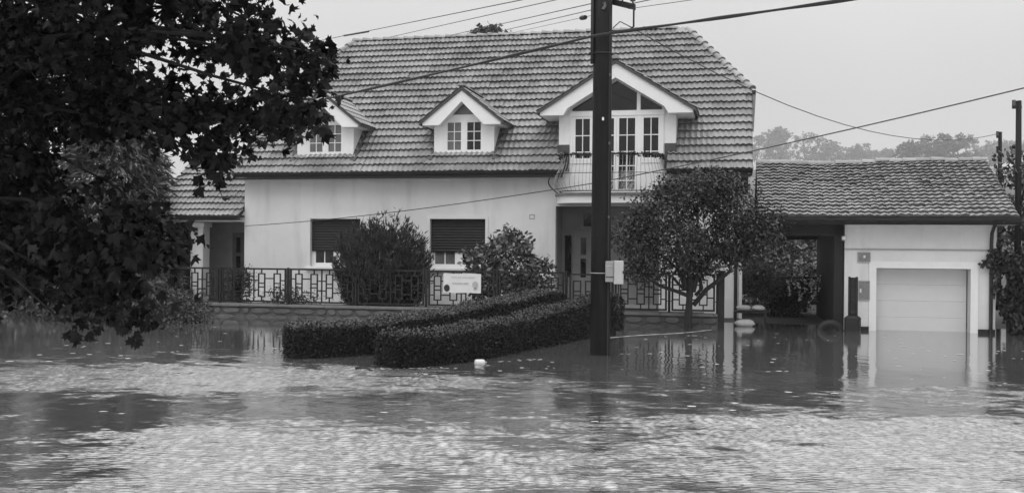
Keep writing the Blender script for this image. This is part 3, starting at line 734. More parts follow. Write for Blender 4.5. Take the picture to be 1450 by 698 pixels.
for i in range(5):
    z0 = -.5 + i * .425
    if i < 4 or True: MB().cbox(ga(10.385), ga(12.605), .332, .359, z0 + .0015, min(z0 + .4235, 1.605), .004).build('door_section', M['gdoor'], gd)
# roof: sags a little, old tiles
GE, GR, GEB, GRB = 2.93, 4.62, -3.45, 0.0; GP = math.atan2(GR - GE, GRB - GEB); g0, g1 = 7.36, 13.66
mb = MB(); mb.slab([(ga(g0), gb(GEB), GE), (ga(g1), gb(GEB), GE), (ga(g1), gb(GRB), GR), (ga(g0), gb(GRB), GR)], (0, 0, -.14))
mb.slab([(ga(g1), gb(3.45), GE), (ga(g0), gb(3.45), GE), (ga(g0), gb(GRB), GR), (ga(g1), gb(GRB), GR)], (0, 0, -.14))
gr = mb.build('roof', M['deck'], gar)
tw, gg = .19, .226; TM3 = tile_mesh('tile', tw, .27, 1, .032, M['old_tile'], .068); sp = []
for r in range(17):
    s = r * gg; b = GEB - .03 + s * math.cos(GP); z = GE - .01 + s * math.sin(GP); x = g0
    while x < g1 - .05:
        t = (x - g0) / (g1 - g0); sag = -.06 * math.exp(-((t - .33) / .16) ** 2) * (r / 17) + .035 * math.exp(-((t - .07) / .1) ** 2)
        sp.append((ga(x), gb(b), z + sag + random.gauss(0, .006), None)); x += tw
tile_roof(gr, TM3, sp, GP, 300, lambda q: (L(q[0] + 9.6, q[1] + GF, q[2]) - Vector((0, 0, EYE))).length)
cm = cap_mesh('ridge_tile', .40, .11, M['old_tile'], .03)
for i in range(17):
    t = i / 17; sag = -.06 * math.exp(-((t - .33) / .16) ** 2)
    inst('ridge_tile', cm, gr, (ga(g0 + .37 * i), gb(GRB), GR + .02 + sag + random.gauss(0, .008)), (0, random.gauss(-.02, .01), 0))
gutter(gr, ga(g0), ga(g1), gb(GEB - .09), GE - .04, .06)
mb = MB(); mb.box(ga(g0 + .02), ga(g1 - .02), gb(GEB + .02), gb(GEB + .05), GE - .20, GE - .145); mb.build('fascia', M['wood'], gr)
mb = MB(); mb.box(ga(9.58), ga(g1 - .05), gb(GEB + .06), -.004, GE - .2, GE - .17); mb.build('soffit', M['soffit'], gr)
for b_, z_ in ((-2.9, 2.45), (2.2, 2.42)): MB().box(ga(7.4), ga(9.55), gb(b_), gb(b_ + .2), z_, 2.75).build('passage_beam', M['wood'], gr)
for k in range(12): MB().box(ga(7.4) + k * .18, ga(7.4) + k * .18 + .172, gb(-3.3), gb(3.2), 2.78, 2.80).build('ceiling_plank', M['wood'], gr)
mb = MB(); mb.cbox(ga(9.30), ga(9.555), gb(-2.9), gb(2.6), -.3, 2.76, .02); mb.build('passage_side_boarding', M['wood'], gar)
mb = MB(); mb.tube([(ga(9.53), -.13, 2.42), (ga(9.53), -.05, 2.36)], .05, 8); mb.tube([(ga(9.53), -.05, 2.36), (ga(9.56), -.005, 2.36)], .02, 6); mb.build('garage_lamp', M['white'], gar, True)
MB().tube([(ga(13.10), gb(GEB - .06), GE - .08), (ga(13.10), -.12, GE - .4), (ga(13.10), -.07, 2.3), (ga(13.10), -.07, -.3)], .045, 8).build('downpipe', M['gutter'], gar)
# grey plates on the garage wall
for nm, lab, (a0, a1, z0, z1), (d0, d1, e0, e1) in (
        ('notice_plate', 'grey square plate with a white mark below the moulding on the garage wall', (9.89, 10.21, 1.77, 2.03), (.45, .60, .42, .68)),
        ('meter_cabinet', 'tall grey cabinet door low on the garage wall behind the open gate', (9.91, 10.20, .79, 1.29), (.14, .28, .38, .58))):
    o = empty(nm, L((a0 + a1) / 2, GF, z0), HRZ); tag(o, lab, 'plate' if 'plate' in nm else 'cabinet'); w, h = a1 - a0, z1 - z0
    ring(MB(), -w / 2, w / 2, 0, h, .02, -.035, -.003).build('frame', M['meter2'], o)
    MB().box(-w / 2 + .02, w / 2 - .02, -.028, -.003, .02, h - .02).build('panel', M['plate'], o)
    MB().box(-w / 2 + w * d0, -w / 2 + w * d1, -.034, -.0285, h * e0, h * e1).build('mark', M['plastic'], o)

# ================================================================== fence, plinth wall, gate
FB = -3.35
def rect_mesh(w, h, m):
    mb = MB(); t = .034; ring(mb, -w / 2, w / 2, 0, h, t, -t / 2, t / 2)
    for z in (h * .42, h * .58): mb.box(-w / 2 + t, w / 2 - t, -t / 2 + .002, t / 2 - .002, z - t / 2, z + t / 2)
    me = mb.mesh('rectangle_bar'); me.materials.append(m); return me
RECT = rect_mesh(.23, .70, M['iron'])
def bar_mesh(l, horiz):
    mb = MB(); t = .017
    mb.box(0, l, -t + .001, t - .001, -t, t) if horiz else mb.box(-t, t, -t + .001, t - .001, 0, l)
    me = mb.mesh('link_bar'); me.materials.append(M['iron']); return me
def fence(label, edges, zb=.42, h=1.0):
    a_mid = (edges[0] + edges[-1]) / 2; o = empty('fence', L(a_mid, FB, zb - .1), HRZ); tag(o, label, 'fence', 'iron fence runs')
    for i in range(len(edges) - 1):
        x0, x1 = edges[i] - a_mid + .06, edges[i + 1] - a_mid - .06; w = x1 - x0; z0, z1 = .1, .1 + h
        p = ring(MB(), x0, x1, z0, z1, .05, -.022, .022).build('panel', M['iron'], o)
        n = max(2, round((w - .08) / .45)); st = (w - .08) / n; lk = bar_mesh((st - .23), True); hl = bar_mesh((st - .23) / 2, True); vt = bar_mesh((h - .08 - .70) / 2, False)
        for k in range(n):
            cx = x0 + .04 + st * (k + .5); zz = z0 + .04 + (h - .08 - .70) / 2
            inst('rectangle_bar', RECT, p, (cx, 0, zz))
            inst('link_bar', vt, p, (cx, 0, z0 + .04)); inst('link_bar', vt, p, (cx, 0, zz + .70))
            for f_ in (.22, .78) if k % 2 == 0 else (.30, .70):
                if k == 0: inst('link_bar', hl, p, (x0 + .04, 0, zz + .70 * f_))
                if k < n - 1: inst('link_bar', lk, p, (cx + .115, 0, zz + .70 * f_))
                else: inst('link_bar', hl, p, (cx + .115, 0, zz + .70 * f_))
            if k < n - 1:
                inst('link_bar', bar_mesh(h - .08, False), p, (cx + st / 2, 0, z0 + .04)) if k % 2 == 1 else None
    for e in edges:
        x = e - a_mid; MB().cbox(x - .034, x + .034, -.034, .034, -.05, .1 + h + .02, .006).build('post', M['iron'], o)
        for dx in (-.06, .028): MB().box(x + dx, x + dx + .032, -.008, .008, .35, .37).build('bracket', M['iron'], o); MB().box(x + dx, x + dx + .032, -.008, .008, .85, .87).build('bracket', M['iron'], o)
    return o
fence('long black iron fence with white banner, left of the utility pole', [-9.77, -8.10, -5.93, -3.83, -1.72, .33, 2.28])
fence('short black iron fence of linked rectangles behind the fruit tree, right of the pole', [3.55, 5.07, 6.33])
# garden gate between the two fence runs
gt = empty('garden_gate', L(2.92, FB, .3), HRZ); tag(gt, 'black iron garden gate behind the utility pole at the end of the hedge path', 'gate')
gframe = ring(MB(), -.55, .52, .0, 1.08, .04, -.02, .02).build('gate_frame', M['iron'], gt)
for k in range(3): inst('rectangle_bar', RECT, gframe, (-.34 + .33 * k, 0, .19))
def plinth(label, a0, a1, seed):
    rr = random.Random(seed); o = empty('plinth_wall', L((a0 + a1) / 2, FB, -.5), HRZ); tag(o, label, 'wall', 'stone fence plinths'); hl = (a1 - a0) / 2
    MB().box(-hl, hl, -.12, .16, -.1, .80).build('mortar_core', M['mortar'], o)
    x = -hl
    while x < hl:
        w = min(rr.uniform(1.1, 1.5), hl - x)
        MB().cbox(x + .004, x + w - .004, -.20 + rr.uniform(-.008, .008), .20, .80 + rr.uniform(0, .008), .872 + rr.uniform(-.006, .006), .015).build('coping_stone', M['coping'], o); x += w
    for row in range(2):
        z0 = .36 + row * .22; x = -hl - rr.uniform(0, .2)
        while x < hl - .1:
            w = rr.uniform(.22, .75); x1 = min(x + w, hl); x0 = max(x, -hl)
            if x1 - x0 > .08:
                n = 8; cx, cz = (x0 + x1) / 2, z0 + .105; mb = MB(); base = []; top = []
                pw = (x1 - x0) / 2 - .014; ph = .095
                for k in range(n):
                    t = 2 * PI * (k + .5) / n; ux = max(-1, min(1, 1.25 * math.cos(t))) * rr.uniform(.88, 1.02); uz = max(-1, min(1, 1.25 * math.sin(t))) * rr.uniform(.85, 1.02)
                    base.append((cx + pw * ux, -.118, cz + ph * uz)); top.append((cx + pw * ux * .82, -.155 - rr.uniform(0, .02), cz + ph * uz * .78))
                mb.add(base + top, [tuple(range(n, 2 * n))] + [(k, (k + 1) % n, n + (k + 1) % n, n + k) for k in range(n)]); mb.build('stone', M['stone'], o)
            x += w
plinth('long low stone wall with coping under the left iron fence, standing in the flood', -9.9, 2.30, 3)
plinth('short dark stone wall under the right iron fence beside the fruit tree', 3.50, 6.35, 5)
gp2 = empty('gate_post', L(6.43, FB, -.5), HRZ); tag(gp2, 'dark square post at the right end of the short iron fence', 'post')
MB().cbox(-.085, .085, -.09, .09, 0, 1.95, .012).build('shaft', M['wood'], gp2); MB().cbox(-.11, .11, -.115, .115, 1.951, 2.01, .02).build('cap', M['wood'], gp2)

# banner on the fence
bn = empty('banner', L(-.66, FB - .04, .80), HRZ); tag(bn, 'white printed banner tied to the iron fence below the right ground-floor window', 'banner')
mb = MB(); n = 12
for i in range(n + 1):
    x = -.545 + 1.09 * i / n; y = -.006 * math.sin(i * 1.3) - .01
    mb.v += [(x, y, .0 + .006 * math.sin(i)), (x, y, .54 + .008 * math.cos(i * .8)), (x, y + .006, 0 + .006 * math.sin(i)), (x, y + .006, .54 + .008 * math.cos(i * .8))]
for i in range(n): k = i * 4; mb.f += [(k, k + 4, k + 5, k + 1), (k + 6, k + 2, k + 3, k + 7), (k + 1, k + 5, k + 7, k + 3), (k + 4, k, k + 2, k + 6)]
mb.build('sheet', M['banner'], bn)
def disc(mb, cx, cz, rx, rz, y, n=16): mb.add([(cx + rx * math.cos(2 * PI * k / n), y, cz + rz * math.sin(2 * PI * k / n)) for k in range(n)], [tuple(range(n))])
mb = MB(); disc(mb, -.44, .13, .085, .10, -.024); mb.build('round_emblem', M['ink'], bn)
mb = MB(); disc(mb, .38, .23, .085, .10, -.024); disc(mb, .385, .12, .06, .03, -.0245); mb.build('grey_emblem', M['print'], bn)
mb = MB(); disc(mb, .385, .135, .028, .013, -.027); mb.build('dark_mark', M['ink'], bn)
mb = MB(); rr = random.Random(2)
for z, x0, x1, h in ((.42, -.32, .36, .020), (.245, -.28, .18, .034)):     # unreadable printed lines
    x = x0
    while x < x1: w = rr.uniform(.02, .05); mb.add([(x, -.0235, z), (x + w, -.0235, z), (x + w, -.0235, z + h * rr.uniform(.7, 1.2)), (x, -.0235, z + h * rr.uniform(.7, 1.2))], [(0, 1, 2, 3)]); x += w + .012
mb.build('printed_lines', M['print'], bn)

# ================================================================== utility pole, meter box, wires
PX, PY = 1.70, 19.05
pole = empty('utility_pole', (PX, PY, -.6)); tag(pole, 'thick dark wooden utility pole standing in the flood between hedge and street', 'utility pole')
MB().tube([(0, 0, 0), (0, 0, 3), (0, 0, 6), (0, 0, 9.3)], [.195, .187, .18, .172], 20).build('shaft', M['pole'], pole, True)
MB().tube([(-.20, -.05, 9.2), (-.20, -.05, 6.25), (-.20, -.05, 6.15)], .038, 8).build('conduit', M['iron'], pole, True)
for z in (6.32, 7.6):
    mb = MB(); mb.tube([(-.245, -.05, z), (-.245, -.05, z + .04)], .03, 6); mb.tube([(.195 * math.cos(t), .195 * math.sin(t), z + .02) for t in [2 * PI * k / 20 for k in range(21)]], .014, 5); mb.build('clamp', M['iron'], pole)
MB().tube([(.13, -.145, .1), (.125, -.14, 3), (.12, -.135, 7.3)], .013, 6).build('cable', M['cable'], pole)
MB().tube([(-.02 + .0, -.185, 7.15), (.02, -.19, 7.22), (.0, -.2, 7.28)], .03, 6).build('bolt_plate', M['metal'], pole)
MB().box(-.018, .018, -.206, -.196, 5.05, 5.11).build('tag_plate', M['white'], pole)
for z_ in (3.2, 4.6, 5.9): MB().tube([(.128, -.16, z_), (.128, -.16, z_ + .05)], .02, 6).build('cable_clip', M['metal'], pole)
ca = MB(); dv = Vector((.62, -.78, 0)).normalized()
ca.slab([(-.15, .30, 7.45), (-.12, .36, 7.45), (.62, -.05, 7.17), (.59, -.11, 7.17)], (0, 0, .11)); ca.tube([(.58, -.07, 7.17), (.58, -.07, 6.86), (.50, -.04, 6.80)], .018, 6)
ca.build('crossarm', M['iron'], pole)
def insul(p):
    o = MB(); x, y, z = p
    for dz, r in ((0, .016), (.05, .016), (.055, .05), (.09, .055), (.10, .035), (.13, .045), (.17, .03), (.19, .01)): o.v += [(x + r * math.cos(2 * PI * k / 8), y + r * math.sin(2 * PI * k / 8), z + dz) for k in range(8)]
    for j in range(7):
        for k in range(8): o.f.append((j * 8 + k, j * 8 + (k + 1) % 8, j * 8 + 8 + (k + 1) % 8, j * 8 + 8 + k))
    o.build('insulator', M['porcelain'], pole, True)
for p in ((.38, .08, 7.37), (.56, -.06, 7.29), (.05, .26, 7.52)): insul(p)
mbx = empty('meter_box', (PX + .17, PY - .23, 1.36)); tag(mbx, 'pale grey two-part electric box strapped to the utility pole', 'electric box')
MB().cbox(-.10, .055, -.03, .09, .04, .43, .008).build('side_case', M['meter2'], mbx); MB().cbox(.058, .235, -.07, .11, .0, .44, .012).build('main_case', M['meter'], mbx)
MB().box(-.098, .03, -.036, -.031, .33, .345).build('seam', M['meter'], mbx); MB().box(-.098, .053, -.036, -.031, .12, .14).build('seam', M['lead'], mbx)
MB().cbox(.215, .24, -.078, -.071, .20, .25, .003).build('lock', M['iron'], mbx)
mb = MB(); mb.tube([(-.17 + .192 * math.cos(t), .23 + .192 * math.sin(t), .20) for t in [PI * 1.0 + PI * .62 * k / 10 for k in range(11)]], .007, 5); mb.build('strap', M['meter'], mbx)
MB().tube([(.15, .0, -.002), (.15, .0, -.25), (.08, .03, -.5)], .014, 6).build('cable', M['cable'], mbx)

def wire(label, pts, r, name='overhead_wire', m='wire', sag=0., group='overhead wires'):
    mb = MB(); P = []
    for i in range(len(pts) - 1): s = bent(pts[i], pts[i + 1], sag, 14); P += s if i == 0 else s[1:]
    return tag(mb.build(name, M[m]) if mb.tube(P, r, 5) else None, label, 'wire', group)
HT = PY - .28
# thick bundled cable: passes the pole and runs on down the street
p0, p1, p2 = W(-40, 241, 39), W(838, 52, HT), W(866, 47, HT); p3 = W(2000, -118, 10.9)
mb = MB(); Pp = bent(p0, p1, .16, 44) ; mb.tube(Pp, [.026 + .006 * math.sin(i * 1.1) for i in range(len(Pp))], 6); q = [p1, p2]; mb.tube(q, .028, 6); Pp = bent(p2, p3, .02, 40); mb.tube(Pp, [.027 + .007 * math.sin(i * .9) for i in range(len(Pp))], 6)
tag(mb.build('bundled_cable', M['cable']), 'thick black twisted cable crossing in front of the roof past the pole', 'cable', 'overhead wires')
wire('thin wire with a dark sleeve, highest of the lines left of the pole', [W(250, 98, 94), W(760, -4, 24)], .013, sag=.02)
mb = MB(); mb.tube([W(487, 51, 42.1), W(522, 45, 39.8)], .035, 6); tag(mb.build('wire_sleeve', M['cable']), 'short dark sleeve on the highest thin wire above the roof', 'sleeve')
wire('thin wire second from the top left of the pole', [W(330, 102, 139), W(815, -6, 22)], .011, sag=.02)
wire('thin wire third from the top left of the pole', [W(460, 90, 170), W(840, 5, 19.3)], .010, sag=.02)
wire('thin wire fourth from the top left of the pole', [W(545, 82, 172), W(840, 14, 19.3)], .009, sag=.02)
wire('faint thin wire lowest of the lines left of the pole', [W(625, 68, 157), W(840, 22, 19.3)], .006, sag=.02)
mb = MB(); mb.tube([W(823, 26, 19.9), W(829, 25, 19.7)], .045, 6); tag(mb.build('wire_clip', M['cable']), 'small dark clip on the lowest wire just left of the pole', 'clip')
wire('thin wire leaving the pole top insulator to the right', [W(888, 7, 19.0), W(1300, -80, 9.65)], .009)
wire('faint thin wire to the right of the pole above the thick cable', [W(890, 13, 19.0), W(1250, -38, 10.5)], .006)
wire('service wire from the pole bracket across the roof to the small far pole', [W(868, 40, 18.95), W(878, 31, 18.9), W(890, 37, 19.0)], .010, group=None)
bpy.data.objects[-1] if False else None
wire('long drooping wire from the pole over the garage roof to the small far pole', [W(890, 37, 19.0), W(1412, 190, 36)], .011, sag=.95)
wire('long wire slanting low across the house front and up to the right edge', [L(-9.05, -.03, 2.74), W(850, 258, 20.5), W(2100, -42, 10.8)], .011, sag=.12)

# ================================================================== hedges
def hedge(label, path, zs, width, n, seed):
    """clipped hedge along a bent line (its street-side foot), leaves over an inner dark body"""
    pts = np.array(path, float)
    for _ in range(2):                                 # round the bend
        q = [pts[0]]
        for i in range(len(pts) - 1): q += [pts[i] * .75 + pts[i + 1] * .25, pts[i] * .25 + pts[i + 1] * .75]
        pts = np.array(q + [pts[-1]])
    sl = np.concatenate([[0], np.cumsum(np.linalg.norm(np.diff(pts, axis=0), axis=1))]); ln = sl[-1]
    zk = np.linspace(0, ln, len(zs)); rg = np.random.default_rng(seed)
    def pos(x): return np.stack([np.interp(x, sl, pts[:, 0]), np.interp(x, sl, pts[:, 1])], -1)
    def tang(x): d = pos(np.minimum(x + .15, ln)) - pos(np.maximum(x - .15, 0)); return d / np.linalg.norm(d, axis=-1, keepdims=True)
    def top(x): return np.interp(x, zk, zs) + .5 + .022 * np.sin(x * 2.1 + seed) + .015 * np.sin(x * 5.3)
    hw = width / 2
    def wid(x): return hw * (1 + .06 * np.sin(x * 1.7 + seed * 2))
    o = empty('clipped_hedge', (pts[0][0], pts[0][1], -.5)); tag(o, label, 'hedge', 'clipped hedges beside the path')
    def to_w(P):
        p = pos(P[:, 0]); t = tang(P[:, 0]); nl = np.stack([-t[:, 1], t[:, 0]], 1); over = (P[:, 0] - np.clip(P[:, 0], 0, ln))[:, None]
        xy = p + nl * (P[:, 1:2] + hw) + t * over - pts[0]; return np.concatenate([xy, P[:, 2:3]], 1), t, nl
    mb = MB(); st = 18; V = []
    for i in range(st + 1):
        x = .12 + (ln - .24) * i / st; w = float(wid(x)) - .09; h = float(top(x)) - .08; e = .75 if i in (0, st) else 1
        V += [(x, -w * e, 0), (x, -w * e, h * .85), (x, -w * .8 * e, h * (.97 if e < 1 else 1)), (x, w * .8 * e, h * (.97 if e < 1 else 1)), (x, w * e, h * .85), (x, w * e, 0)]
    mb.v = [tuple(q) for q in to_w(np.array(V))[0]]
    for i in range(st):
        for k in range(5): a = i * 6 + k; mb.f.append((a, a + 1, a + 7, a + 6))
    mb.f += [(0, 5, 4, 3, 2, 1), tuple(st * 6 + k for k in range(6))]
    mb.build('core', M['core'], o)
    H = float(np.mean(zs)) + .5; ar = np.array([ln * H, ln * H * .5, ln * width * 1.5, width * H, width * H]); c = rg.choice(5, n, p=ar / ar.sum())
    x = rg.uniform(0, ln, n); u = rg.uniform(-1, 1, n); v = rg.uniform(.40, 1, n); nr = np.zeros((n, 3)); P = np.zeros((n, 3))
    for f in range(5):
        k = c == f
        if f < 2: P[k] = np.stack([x[k], (1 if f else -1) * wid(x[k]), v[k] * top(x[k])], 1); nr[k, 1] = 1 if f else -1
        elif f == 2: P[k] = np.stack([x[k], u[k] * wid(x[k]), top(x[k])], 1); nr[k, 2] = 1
        else:
            xe = 0. if f == 3 else ln; P[k] = np.stack([np.full(k.sum(), xe), u[k] * wid(xe), v[k] * top(xe)], 1); nr[k, 0] = -1 if f == 3 else 1
    et = np.clip((P[:, 2] - top(P[:, 0]) + .14) / .14, 0, 1); es = np.clip((np.abs(P[:, 1]) - wid(P[:, 0]) + .14) / .14, 0, 1)
    P[:, 2] -= .05 * et * es; P[:, 1] -= np.sign(P[:, 1]) * .05 * et * es
    ex = np.clip((.2 - np.minimum(P[:, 0], ln - P[:, 0])) / .2, 0, 1); P[:, 0] += np.where(P[:, 0] < ln / 2, 1, -1) * .10 * ex * es; P[:, 2] -= .04 * ex * et
    P += nr * rg.normal(-.012, .022, (n, 1)) + rg.normal(0, .014, (n, 3))
    stray = rg.uniform(0, 1, n) < .02; P[stray] += nr[stray] * rg.uniform(.02, .07, (int(stray.sum()), 1))
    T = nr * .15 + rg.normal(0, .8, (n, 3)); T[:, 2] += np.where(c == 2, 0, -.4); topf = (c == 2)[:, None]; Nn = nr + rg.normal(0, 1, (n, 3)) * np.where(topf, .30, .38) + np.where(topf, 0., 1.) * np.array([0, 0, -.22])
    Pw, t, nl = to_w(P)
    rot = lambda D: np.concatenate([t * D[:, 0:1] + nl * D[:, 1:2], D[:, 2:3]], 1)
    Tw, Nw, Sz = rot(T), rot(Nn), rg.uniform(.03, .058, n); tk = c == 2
    leaves('foliage', Pw[~tk], Tw[~tk], Nw[~tk], Sz[~tk], 'oval', M['hedge'], o); leaves('toplight_leaves', Pw[tk], Tw[tk], Nw[tk], Sz[tk], 'oval', M['hedge_toplight'], o)  # top leaves take the paler colour, as painted light from above
    return o
hedge('clipped box hedge, the farther one, running up to the garden gate', [(-3.95, 17.8), (-2.7, 18.3), (-1.5, 20.4), (.1, 23.6), (1.45, 26.4)], [.57, .61, .70, .84, .95], .90, 40000, 1)
hedge('clipped box hedge, the nearer one, passing behind the utility pole', [(-1.85, 16.4), (-1.0, 17.1), (.1, 19.2), (1.55, 22.3), (2.75, 24.2)], [.55, .58, .64, .78, .95], .85, 40000, 2)

# ================================================================== trees and shrubs
def at(a, b, z=.2): w = L(a, b, z); return (w.x, w.y, w.z)
def up_shrub(name, label, cat, base, h, r, n, leaf, m, kind='spray', lean=.25, stems=9, group=None):
    """upright shrub: rising sprays fanned from the base"""
    o = empty(name, base); tag(o, label, cat, group); nc = n // 22
    az = RNG.uniform(0, 2 * PI, nc); t = RNG.uniform(.05, 1, nc); rr = np.sqrt(RNG.uniform(0, 1, nc)); prof = np.clip(np.sin(PI * np.clip(t * .88 + .14, 0, 1)) ** .7, .12, 1)
    prof = np.clip(.78 + .3 * t, 0, 1.05); pl = np.cos(az * 5 + rr * 4) * .5 + .5
    hh = h * np.sqrt(np.clip(1 - .72 * rr ** 2.4, .05, 1)) * (.88 + .14 * pl)
    C = np.stack([r * rr * prof * np.cos(az), r * rr * prof * np.sin(az), t * hh], 1)
    D = np.stack([np.cos(az) * rr * lean * 2, np.sin(az) * rr * lean * 2, np.ones(nc)], 1)
    per = 22; s = RNG.uniform(-.16, .20, (nc * per, 1)) * h * .45
    P = np.repeat(C, per, 0) + np.repeat(D, per, 0) * s + RNG.normal(0, .035, (nc * per, 3)) * h * .5
    P[:, 2] = np.abs(P[:, 2])
    T = np.repeat(D, per, 0) + RNG.normal(0, .42, P.shape)
    leaves('foliage', P, T, RNG.normal(0, 1, P.shape), leaf * RNG.uniform(.6, 1.3, len(P)), kind, m, o)
    mb = MB()
    for k in range(stems):
        a = RNG.uniform(0, 2 * PI); mb.tube(bent((0, 0, -.1), (r * .5 * math.cos(a), r * .5 * math.sin(a), h * RNG.uniform(.5, .8)), 0, 4, .03), [.03, .024, .018, .012, .006], 5)
    mb.build('stems', M['bark'], o); return o
up_shrub('juniper_bush', 'dark upright juniper bush between the two shuttered windows', 'bush', at(-3.42, -2.25), 2.72, 1.34, 24000, .17, M['juniper'])
tree('laurel_bush', 'loose broad-leaved bush in front of the right shuttered window', 'bush', at(.42, -2.1), [(0, 0, 1.5, .75, .6, .75), (-.75, 0, 1.25, .6, .5, .7), (.75, 0, 1.0, .55, .5, .6), (.1, 0, 2.1, .4, .4, .36), (-.4, -.1, .7, .8, .5, .5), (.5, 0, .6, .7, .5, .5)], 5200, .15, 'oval', M['rhodo'], .5, .05, .11, 13, droop=.1, upn=.6)
# fruit tree in front of the right fence
ft = at(5.62, -3.85, 0.)
fl = []
for (px, py, rx, rz, dy) in ((985, 278, .95, .58, 0), (930, 304, .85, .55, -.25), (1035, 290, .8, .65, .1), (900, 340, .65, .50, .15), (960, 340, .85, .55, -.5), (1020, 345, .85, .5, .3), (1075, 325, .55, .55, 0), (920, 382, .55, .30, -.1), (985, 375, .5, .25, .3), (1055, 365, .45, .35, .1), (1008, 262, .6, .30, 0), (945, 270, .4, .3, .2)):
    w = W(px, py, ft[1] + dy); fl.append((w.x - ft[0], dy, w.z - ft[2], rx, .75, rz))
tree('fruit_tree', 'spreading small fruit tree with forked trunk in front of the short iron fence', 'tree', ft, fl, 21000, .095, 'oval', M['apple'], 1.0, .10, .15, 26, droop=.35, upn=.7,
     limbs=[(0, 0, 1.0), (-.12, 0, 1.0), (.12, 0, .95)], trunk_pts=[(-.04, 0, -.6), (-.02, 0, .3), (0, 0, .7), (.02, 0, 1.05)])
ftree = bpy.data.objects['fruit_tree']
mb = MB()
def wl(px, py, dy): w = W(px, py, ft[1] + dy); return (w.x - ft[0], dy, w.z)
for pts, r in (([wl(978, 420, 0), wl(960, 413, -.05), wl(935, 405, -.1), wl(915, 392, -.1), wl(905, 370, -.1)], .055), ([wl(982, 432, 0), wl(1000, 410, 0), wl(1020, 395, .02), wl(1034, 384, .05), wl(1036, 362, .05), wl(1040, 340, .05)], .065), ([wl(978, 420, 0), wl(978, 395, 0), wl(970, 372, 0), wl(960, 350, 0)], .07), ([wl(985, 418, 0), wl(994, 408, .05), wl(990, 385, .1), wl(1000, 360, .1)], .05)):
    mb.tube(pts, [r * (1 - .5 * i / (len(pts) - 1)) for i in range(len(pts))], 8)
mb.build('fork', M['bark'], ftree, True)

# conifer and shrubs at the far left
co = empty('conifer', at(-13.6, -.6, -.1)); tag(co, 'tall feathery conifer behind the foliage at the far left beside the porch', 'tree')
H = 8.2; n = 1500; t = RNG.uniform(.03, .98, n); az = RNG.uniform(0, 2 * PI, n); rad = (2.9 * (1 - t) ** .8 + .15) * RNG.uniform(.35, 1., n) ** .5
C = np.stack([rad * np.cos(az), rad * np.sin(az), t * H - .12 * rad], 1); per = 20
P = np.repeat(C, per, 0); D = np.repeat(np.stack([np.cos(az), np.sin(az), np.full(n, -.35)], 1), per, 0)
P = P + D * RNG.uniform(-.45, .35, (len(P), 1)) + RNG.normal(0, .085, P.shape)
leaves('crown', P, D + RNG.normal(0, .45, P.shape), RNG.normal(0, .7, P.shape) + np.array([0, 0, .9]), RNG.uniform(.22, .42, len(P)), 'spray', M['conifer'], co)
mb = MB(); mb.tube([(0, 0, -.4), (0, 0, 4), (0, 0, H)], [.2, .14, .03], 8)
for k in range(60):
    tt = RNG.uniform(.05, .95); a = RNG.uniform(0, 2 * PI); r_ = 2.6 * (1 - tt) ** .8; mb.tube([(0, 0, tt * H), (r_ * .5 * math.cos(a), r_ * .5 * math.sin(a), tt * H - .02), (r_ * math.cos(a), r_ * math.sin(a), tt * H - .3)], [.04, .025, .008], 5)
mb.build('trunk', M['bark'], co)
def bush(name, label, base, lobes, n, leaf, m, group=None, kind='oval', clump=.10): return tree(name, label, 'bush', base, lobes, n, leaf, kind, m, .25, .03, clump, 12, group, droop=.05, upn=.7)
bs = W(235, 452, 26.6)
bush('waterside_bush', 'wide low leafy bush at the water edge below the left end of the fence', (bs.x, bs.y, -.1), [(-1.0, 0, .45, .9, .6, .5), (-.2, 0, .65, .8, .6, .45), (.55, -.1, .45, .7, .5, .42), (-1.7, .1, .55, .8, .6, .5), (.1, -.3, .25, 1.0, .5, .3), (-2.6, .2, .6, .9, .6, .6)], 9000, .085, M['shrub'])
bs2 = W(20, 430, 29)
bush('bank_thicket', 'dark thicket on the bank behind the hanging foliage at the far left', (bs2.x, bs2.y, -.1), [(-5, .5, 1.2, 2.5, 1.2, 1.4), (-2.5, 0, 1.0, 2.0, 1.0, 1.2), (-.5, 0, .8, 1.6, .9, 1.0), (1.2, .1, .7, 1.3, .8, .9), (-7.5, 1, 1.4, 2.5, 1.2, 1.6)], 9000, .16, M['shrub'])
bush('rose_bush', 'small rose bush with pale blooms behind the fence left of the left window', at(-6.1, -2.9), [(0, 0, .35, .5, .25, .35), (.55, 0, .25, .4, .2, .25), (-.5, 0, .28, .4, .2, .25)], 900, .07, M['shrub'])
bush('dark_shrub', 'rounded dark shrub behind the fence in front of the porch door', at(-8.0, -2.5), [(0, 0, .6, .45, .4, .6), (.1, 0, .9, .35, .3, .3)], 2200, .06, M['ivy'])
rb = bpy.data.objects['rose_bush']
P = RNG.normal(0, 1, (70, 3)) * np.array([.6, .15, .14]) + np.array([0, -.12, .42]); leaves('blooms', P, rand_dirs(70), rand_dirs(70), np.full(70, .075), 'tuft', M['flower'], rb)['kind'] = 'stuff'
w = W(10, 330, 33)
tree('bank_tree', 'big dark broadleaf tree far behind the hanging foliage at the left edge', 'tree', (w.x, 33, 0), [(0, 0, 4.5, 2.6, 2, 2.6), (-2.5, 0, 5.5, 2.6, 2, 2.6), (1.2, 0, 7, 1.8, 1.8, 2.0), (-1.5, 0, 8.5, 2.4, 2, 2.0), (-5, 0, 4.5, 2.6, 2, 3.0), (.6, 0, 2.4, 2.0, 1.6, 1.6), (-4.5, 0, 7.6, 2.4, 2, 2.2)], 9000, .30, 'oval', M['shrub'], 3.0, .22, .3, 14, twigs=False)
